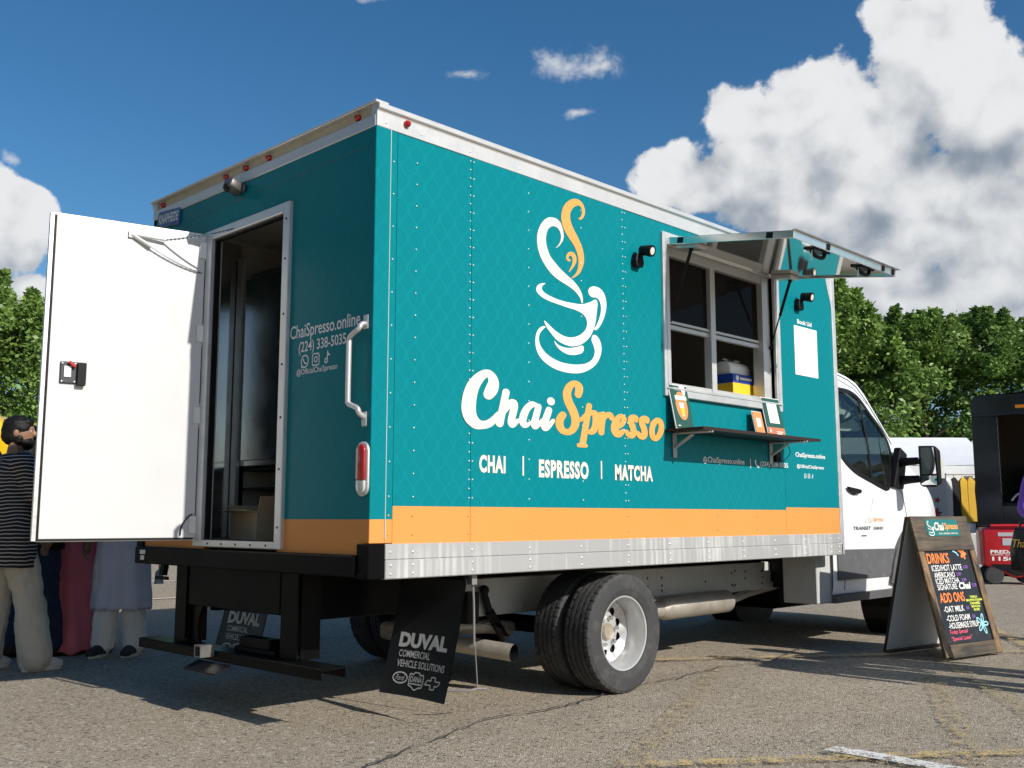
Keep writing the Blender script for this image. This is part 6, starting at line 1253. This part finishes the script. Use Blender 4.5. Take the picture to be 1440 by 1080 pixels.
PROTO = [tree_meshes(3, 7.6, 3.3, 34000, .155, .10), tree_meshes(8, 7.2, 2.9, 30000, .15, .08), tree_meshes(15, 8.2, 3.5, 34000, .16, .12)]
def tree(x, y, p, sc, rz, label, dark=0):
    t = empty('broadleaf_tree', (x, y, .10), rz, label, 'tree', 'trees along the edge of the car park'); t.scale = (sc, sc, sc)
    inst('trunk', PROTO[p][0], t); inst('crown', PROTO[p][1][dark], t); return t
TR = [ # right-hand row, then those hidden by the truck, then the left-hand row
 (33.6,14.9,0,1.02,.3,'tree whose crown shows right of the truck box above the cab window',0),(36.0,16.8,2,.92,1.9,'tree mostly hidden behind the front of the truck box',1),
 (36.4,12.4,1,.98,2.2,'bright leafy tree above the white tents between cab and mirror',0),(38.6,10.2,2,.86,4.0,'leafy tree behind the black trailer roof, left of two',0),(39.6,14.2,0,.98,5.0,'darker tree in the second row above the tents',1),
 (40.6,7.4,0,.98,.8,'tree at the right edge rising over the black trailer',0),(41.5,4.0,1,1.05,2.7,'tree just beyond the right edge of the picture',0),(43.5,10.5,2,.9,3.3,'dark tree in the second row near the right edge',1),
 (34,21,1,1.05,1.2,'tree hidden behind the middle of the truck, nearest the cab',1),(31,25,0,1.0,4.4,'tree hidden behind the middle of the truck',1),(26,28.5,2,1.0,3.1,'tree hidden behind the rear half of the truck',0),(20.5,30.0,1,1.05,5.5,'tree hidden behind the rear wall of the truck',1),(15.5,31.0,0,.98,2.0,'tree hidden behind the open rear door',0),
 (11.3,30.6,2,.86,1.1,'tree just left of the open white door, over the people',0),(8.2,31.2,0,.98,3.7,'tree at the left edge of the picture',0),(9.6,35.5,1,1.12,.5,'taller dark tree behind the left edge tree',1),(4.5,31.5,1,1.0,2.9,'tree just beyond the left edge of the picture',0)]
TR += [(-13,-9,0,1.0,1.0,'unseen tree added behind the camera to block low sky, farthest toward the sun side',1),(-14,-3,1,1.1,2.0,'unseen tree added behind the camera to block low sky, facing the truck corner',1),(-14.5,2.5,2,1.0,3.0,'unseen tree added behind the camera to block low sky opposite the rear wall',1),(-14,8,0,1.05,4.0,'unseen tree added behind the camera to block low sky opposite the open door',1),(-13,14,1,1.1,5.0,'unseen tree added behind the camera to block low sky beyond the striped man',1),(-9,20,2,1.0,.5,'unseen tree added behind the camera to block low sky at the far left corner',1)]  # added out of view to cut the sky light on the rear wall
TR += [(42.5-.0+k*1.1, 1.0-k*4.2, k%3, 1.0+.05*(k%2), 1.3*k, ['first','second','third','fourth','fifth','sixth'][k]+' tree of the row going on to the right beyond the picture', k%2) for k in range(6)]
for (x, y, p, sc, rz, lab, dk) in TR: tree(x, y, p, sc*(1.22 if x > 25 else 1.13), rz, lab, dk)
def shrub_mesh():
    rnd = np.random.default_rng(5); pts = []
    for q in range(16): c = np.array([rnd.uniform(-1.1,1.1), rnd.uniform(-.8,.8), rnd.uniform(.3,1.7)]); g = rnd.normal(0,1,(330,3)); g /= np.linalg.norm(g,axis=1)[:,None]; pts.append(c+g*rnd.uniform(.2,.62,330)[:,None])
    P = np.concatenate(pts); P = P[P[:,2] > .02]; V, F = leaf_cloud(P, rnd, .20); me = bpy.data.meshes.new('foliage'); me.from_pydata(V.tolist(), [], F); me.materials.append(LEAF[1]); me.update(); return me
SHR = shrub_mesh(); STEMS = MB(); 
for k in range(6): STEMS.tube([(.1*math.cos(k),.1*math.sin(k),0),(.5*math.cos(k*1.1),.4*math.sin(k*1.1),1.2)], [.03,.012], 6)
STM = STEMS.mesh('stems'); STM.materials.append(BARK)
rs = random.Random(2)
for i, (x, y) in enumerate([(31.5,15.6),(32.4,13.6),(33.4,11.6),(34.2,9.6),(35.2,7.6),(36.2,5.6),(33.0,17.8),(12.8,28.2),(10.6,28.4),(8.4,28.8),(6.2,29.2)]):
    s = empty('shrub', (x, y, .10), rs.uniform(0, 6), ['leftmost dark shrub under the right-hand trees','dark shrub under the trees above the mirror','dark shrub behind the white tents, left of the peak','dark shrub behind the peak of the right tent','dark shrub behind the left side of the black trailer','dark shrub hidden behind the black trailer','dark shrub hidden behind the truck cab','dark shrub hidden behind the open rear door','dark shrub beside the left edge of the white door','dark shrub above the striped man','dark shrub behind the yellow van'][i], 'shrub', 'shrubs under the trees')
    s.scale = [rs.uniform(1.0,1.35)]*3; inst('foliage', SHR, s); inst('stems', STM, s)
# ------------------------------------------------------------------ white tents
VD = Vector((math.cos(R(44.536)), math.sin(R(44.536)), 0)); 
TENTM = mat('white_canopy_vinyl', (.74,.75,.76), .5, 0, .05, 3, .25, 2.5); POLE = mat('tent_pole', (.55,.55,.55), .4, .6)
def tent(x, y, rz, w, d, eave, peak, label, ridge):
    t = empty('canopy_tent', (x, y, 0), rz, label, 'tent', 'white canopy tents behind the truck'); hw, hd = w/2, d/2; mb = MB(); n = 10
    rows = []
    for j in range(n+1):
        v = j/n; row = []
        for i in range(n+1):
            u = i/n; X = -hw+w*u; Y = -hd+d*v; ax = abs(X)/hw; ay = abs(Y)/hd
            f = max(ay, ax*ridge) ; zz = peak-(peak-eave)*(f**.85)-.05*math.sin(math.pi*ax)*math.sin(math.pi*ay)+.02*noise.noise((X*2,Y*2,rz)); row.append((X,Y,zz))
        rows.append(row)
    mb.grid(rows); mb.build('roof_canopy', TENTM, t, smooth=40)
    for (a, b) in (((-hw,-hd),(hw,-hd)),((hw,-hd),(hw,hd)),((hw,hd),(-hw,hd)),((-hw,hd),(-hw,-hd))):
        mb = MB(); m_ = 16; mb.grid([[(a[0]+(b[0]-a[0])*i/m_+.02*math.sin(i*1.7), a[1]+(b[1]-a[1])*i/m_+.02*math.cos(i*1.9), eave-z) for i in range(m_+1)] for z in (.01,.12,.25)]); mb.build('valance', TENTM, t, smooth=60)
    for sx in (-1,1):
        for sy in (-1,1): mb = MB(); mb.tube([(sx*(hw-.05),sy*(hd-.05),0),(sx*(hw-.05),sy*(hd-.05),eave+.02)], .025, 8); mb.build('pole', POLE, t)
    mb = MB(); 
    for sx in (-1,1): mb.bar((sx*(hw-.05),-hd+.05,eave-.04),(sx*(hw-.05),hd-.05,eave-.04),.03,.03)
    for sy in (-1,1): mb.bar((-hw+.05,sy*(hd-.05),eave-.04),(hw-.05,sy*(hd-.05),eave-.04),.03,.03)
    mb.build('eave_frame', POLE, t); return t
RZT = R(44.536-90)
tent(20.9,7.6,RZT,5.2,3.4,2.22,2.98,'long white canopy tent directly behind the truck cab',0.0)
tent(23.6,5.7,RZT+R(6),3.6,3.2,2.2,3.12,'peaked white canopy tent beside the black trailer',1.0)
FLW = mat('red_flower_print', (.55,.06,.06), .6); YG = cloth('yellow_garment_fabric', (.70,.43,.06), .1)
def at(px_, D): # a spot D metres ahead, px_ pixels to the right of the centre line in the photograph's scale
    r = Vector((math.sin(R(44.536)), -math.cos(R(44.536)), 0)); return Vector((-2.95,-3.833,0))+VD*D*.9915*1.0+r*(px_-720)/1433*D
def banner(px_, D, w, h, z0, label):
    p = at(px_, D); t = empty('banner_stand', p, RZT, label, 'banner', 'banners in the tent'); mb = MB(); mb.box(-w/2,w/2,-.008,.008,z0,h); mb.build('banner_sheet', CARD, t); mb = MB(); mb.box(-w/2,w/2,-.12,.12,0,.05); mb.tube([(0,.03,.05),(0,.03,h)], .012, 6); mb.build('banner_foot', POLE, t)
    pl = Plane((-w/2,-.0085,0), (1,0,0), (0,0,1)); rb = random.Random(px_)
    for i in range(5):
        cx, cz, rr = rb.uniform(.1,w-.1), rb.uniform(z0+.2,h-.15), rb.uniform(.05,.12); print_poly('flower_print', pl, [[(cx+rr*(.7+.3*math.cos(5*a))*math.cos(a), cz+rr*(.7+.3*math.cos(5*a))*math.sin(a)) for a in [2*math.pi*q/20 for q in range(20)]]], FLW, t, .002+.001*i, 1)
banner(1309, 21.5, .42, 1.95, .1, 'white banner with red flowers nearest the cab'); banner(1330, 22.5, .55, 2.0, .1, 'white banner with red flowers, right of two')
t = empty('garment_rack', at(1352, 22), RZT, 'rack of yellow and dark garments hanging under the peaked tent', 'clothes rack')
mb = MB(); mb.tube([(-.55,0,0),(-.55,0,1.95)], .02, 8); mb.tube([(.55,0,0),(.55,0,1.95)], .02, 8); mb.tube([(-.57,0,1.95),(.57,0,1.95)], .02, 8); mb.tube([(-.55,-.25,.02),(-.55,.25,.02)], .02, 8); mb.tube([(.55,-.25,.02),(.55,.25,.02)], .02, 8); mb.build('rack_frame', POLE, t, smooth=60)
for i, (x, m) in enumerate(((-.42,CARD),(-.28,cloth('dark_garment_fabric',(.03,.03,.035))),(-.10,YG),(.06,YG),(.22,cloth('black_garment_fabric',(.02,.02,.02))),(.38,cloth('grey_garment_fabric',(.3,.3,.32))))):
    mb = MB(); mb.loft([[(x+a*ww+.01*math.sin(z*20+i), b*.22*ww*6, z) for a, b in ((-1,-.6),(1,-.6),(1,.6),(-1,.6))] for z, ww in ((.85+.1*(i%2),.085),(1.2,.075),(1.6,.07),(1.80,.075),(1.88,.02))]); mb.tube([(x,0,1.88),(x,0,1.945)], .006, 6); mb.build('garment', m, t, smooth=60)
t = empty('folding_table', at(1335, 19.5), RZT, 'folding table with white cloth in front of the peaked tent', 'table')
mb = MB(); mb.box(-.75,.75,-.35,.35,.72,.75); mb.build('table_top', CARD, t, bevel=.006); mb = MB(); mb.grid([[(-.76+1.52*i/16, -.356+.012*math.sin(i*2.1), z) for i in range(17)] for z in (.06,.4,.752)]); mb.build('table_cloth_front', cloth('grey_white_cloth', (.45,.45,.45)), t, smooth=60)
for sx in (-.7,.7):
    for sy in (-.3,.3): mb = MB(); mb.tube([(sx,sy,0),(sx,sy,.72)], .015, 6); mb.build('leg', POLE, t)
rb = random.Random(4)
for i in range(5):
    q = at(1306+15*i, 19.5); b = empty('display_box', (q.x, q.y, .7505), RZT, ['clear display box on the tent table, leftmost','pale display box second from left on the table','grey display box in the middle of the table','white display box second from right on the table','dark display box rightmost on the table'][i], 'box', 'boxes on the tent table'); mb = MB(); hh = rb.uniform(.14,.3); mb.box(-.09,.09,-.1,.1,0,hh); mb.build('box_body', [CARD,POLE,GREYPL,CARD,MATTE][i], b, bevel=.006); mb = MB(); mb.box(-.095,.095,-.105,.105,hh+.0005,hh+.02); mb.build('box_lid', [POLE,CARD,CARD,POLE,GREYPL][i], b, bevel=.003)
# ------------------------------------------------------------------ black concession trailer
BLK = mat('gloss_black_trailer', (.010,.010,.012), .18, 0, .15, 3, coat=.6); 
def trailer():
    p = at(1363, 19.2); rz = RZT-R(31); t = empty('concession_trailer', p, rz, 'black concession trailer with wide open serving hatch at the right edge', 'trailer'); W, H, D = 5.0, 3.30, 2.2
    def rr(w0, w1, z0, z1, r=.16):   # front outline with rounded top corners
        q = [(w0, z0)]; q += [(w0+r-r*math.cos(a), z1-r+r*math.sin(a)) for a in [math.pi/2*i/6 for i in range(7)]]; q += [(w1-r+r*math.sin(a), z1-r+r*math.cos(a)) for a in [math.pi/2*i/6 for i in range(7)]]; q += [(w1, z0)]; return q
    o = rr(0, W, .35, H); n = len(o)
    mb = MB(); mb.loft([[(x, y, z+.10*min(1,max(0,x/2.))*(z > 3)) for x, z in o] for y in (.02, D)], cap=False); mb.add([(x, D-.002, z) for x, z in o], [list(range(n))]); mb.build('trailer_shell', BLK, t, bevel=0, smooth=40)
    mb = MB(); mb.box(0.0, .44, .0, .06, .352, 2.93); mb.box(4.5, W, .0, .06, .352, 2.93); mb.box(.44, 4.5, .0, .06, .352, 1.25); mb.prism(rr(.004, W-.004, 2.931, H-.004), 'y', .0, .06); mb.build('front_wall', BLK, t, bevel=.006)
    mb = MB(); mb.box(.0, W, -.05, .0-.001, 2.90, 2.96); mb.build('hatch_trim', BLK, t, bevel=.02, seg=2)
    mb = MB(); mb.box(.75, .93, -.006, -.0005, 3.03, 3.09); mb.build('amber_marker', mat('amber_lens', (.65,.22,.01), .2), t); mb = MB(); mb.box(1.05,1.22,-.006,-.0005,3.12,3.15); mb.build('clear_marker', CLEARL, t)
    mb = MB(); mb.box(.06, W-.06, D-.10, D-.05, .4, 3.1); mb.build('inner_wall', mat('brown_wall', (.07,.05,.03), .7), t); mb = MB(); mb.box(.05, W-.05, .07, D-.1, .36, .42); mb.build('trailer_floor', MATTE, t)
    mb = MB(); mb.box(.75, 2.2, 1.0, 1.8, .43, 2.1); mb.build('brown_curtain', mat('brown_curtain_cloth', (.16,.09,.03), .9), t, bevel=.05, seg=2); mb = MB(); mb.box(.45, 4.4, -.02, .5, 1.255, 1.30); mb.build('counter', MATTE, t)
    for i in range(9): mb = MB(); mb.ball((.455, -.01, 2.75-.16*i), .016, 8, 6); mb.build('hook', MATTE, t)
    mb = MB(); mb.tube(catmull([(.60,-.03,1.34),(.72,-.05,1.46),(.86,-.04,1.40),(.90,-.03,1.30)],5), .02, 8); mb.build('tap', STEEL, t, smooth=60)
    for x in (1.9, 2.8): mb = MB(); mb.lathe([(.22,-.1),(.34,-.1),(.36,-.07),(.36,.07),(.34,.1),(.22,.1)], (x,.25,.36), (0,1,0), 28, close=True); mb.lathe([(.21,-.05),(0,-.06)], (x,.25,.36), (0,1,0), 20); mb.build('wheel', RUBBER, t, smooth=40)
    mb = MB(); mb.tube([(.3,.3,0),(.3,.3,.38)], .04, 8); mb.tube([(4.6,.3,0),(4.6,.3,.38)], .04, 8); mb.box(.05,W-.05,.1,D-.1,.28,.36); mb.build('chassis', BLACK, t)
trailer()
# ------------------------------------------------------------------ red generator
def generator():
    p = at(1369, 16.3); t = empty('generator', p, RZT-R(14), 'red wheeled portable generator in front of the black trailer', 'generator'); G = mat('red_generator_plastic', (.55,.012,.018), .35, 0, .06, coat=.3)
    mb = MB(); mb.prism([(0,.30),(.0,.84),(.05,.88),(.78,.88),(.84,.80),(.84,.14),(.44,.10)], 'y', 0, .55); mb.build('housing', G, t, bevel=.03, seg=2, smooth=40)
    mb = MB(); mb.box(.08,.76,.05,.5,.8805,.91); mb.build('top_panel', MATTE, t, bevel=.01); mb = MB(); mb.tube([(.12,-.02,.905),(.40,-.03,.91),(.72,-.02,.905)], .022, 8); mb.build('carry_handle', G, t, smooth=60)
    GR = mat('light_grey_panel', (.45,.45,.46), .4); pl = Plane((0,-.0005,0), (1,0,0), (0,0,1))
    for a in ((.22,.80,.74,.80),(.28,.78,.60,.71)): mb = MB(); mb.box(a[0],a[1],-.008,-.0008,a[2],a[3]); mb.build('vent_panel', GR, t, bevel=.002)
    text('maker_lettering', 'PREDATOR', pl, .10, .475, .58, .055, PWHITE, t, bold=.03, lift=.002); text('type_lettering', 'SUPER QUIET', pl, .10, .445, .40, .018, PWHITE, t, bold=.02, lift=.002); text('power_lettering', '11500', pl, .12, .365, .42, .062, PWHITE, t, bold=.03, lift=.002)
    mb = MB(); mb.prism([(.10,.31),(.45,.31),(.60,.16),(.45,.13),(.12,.28)], 'y', -.010, -.0008); mb.build('control_panel', MATTE, t)
    for q in ((.52,.30),(.60,.30),(.52,.24),(.62,.22)): mb = MB(); mb.box(q[0],q[0]+.05,-.012,-.0008,q[1],q[1]+.03); mb.build('socket', GR, t)
    for x in (.14, .68):
        for y in (.04,.51): mb = MB(); mb.lathe([(.05,-.05),(.125,-.045),(.14,-.03),(.14,.03),(.125,.045),(.05,.05)], (x,y,.14), (0,1,0), 24); mb.build('wheel', RUBBER, t, smooth=40)
    mb = MB(); mb.box(.1,.75,.1,.45,.12,.31); mb.build('underframe', BLACK, t)
generator()
# ------------------------------------------------------------------ yellow van at the left edge
def van():
    t = empty('yellow_van', at(-92, 12.5), RZT, 'yellow van with dark windows at the left edge behind the striped man', 'van'); Y = mat('yellow_van_paint', (.80,.50,.01), .3, 0, .03, coat=.5); GLS = mat('dark_van_glass', (.008,.009,.010), .25, spec=.2)
    pr = [(-2.6,.45),(-2.62,1.1),(-2.55,2.2),(-2.4,2.32),(.55,2.32),(.78,2.24),(1.42,1.32),(2.25,1.08),(2.42,.85),(2.42,.45)]
    mb = MB(); mb.prism(pr, 'y', 0, 1.85); mb.build('body', Y, t, bevel=.07, seg=3, smooth=40)
    for q in ([(-2.4,1.35),(-2.4,2.1),(-1.2,2.1),(-1.2,1.35)],[(-1.1,1.35),(-1.1,2.1),(-.05,2.1),(-.05,1.35)],[(.05,1.35),(.05,2.1),(.60,2.1),(.72,2.05),(1.18,1.35)]): mb = MB(); mb.prism(q, 'y', -.012, -.002); mb.build('side_window', GLS, t, bevel=.003)
    mb = MB(); mb.obox((1.115,.925,1.80), Vector((.30,0,-.43)), (0,.80,0), Vector((.82,0,.57)).normalized()*.006); mb.build('windscreen', GLS, t)
    mb = MB(); mb.box(-2.6,2.43,-.012,-.001,.72,.80); mb.box(-2.6,1.3,-.014,-.001,1.22,1.28); mb.build('side_moulding', GREYPL, t)
    for x in (-1.7,1.55):
        for y in (.08,1.77): mb = MB(); mb.lathe([(.2,-.1),(.33,-.1),(.35,-.07),(.35,.07),(.33,.1),(.2,.1)], (x,y,.35), (0,1,0), 28, close=True); w = mb.build('wheel', RUBBER, t, smooth=40); mb = MB(); mb.lathe([(.2,-.09),(.15,-.06),(0,-.07)], (x,y,.35), (0,1,0), 24); mb.lathe([(.2,.09),(.15,.06),(0,.07)], (x,y,.35), (0,1,0), 24); mb.build('rim', RIM, w, smooth=40)
    for y in (.15,1.5): mb = MB(); mb.box(2.40,2.45,y,y+.22,.80,.95); mb.build('headlight', CLEARL, t, bevel=.02)
    mb = MB(); mb.box(2.38,2.47,.05,1.8,.45,.62); mb.build('bumper', GREYPL, t, bevel=.02)
van()
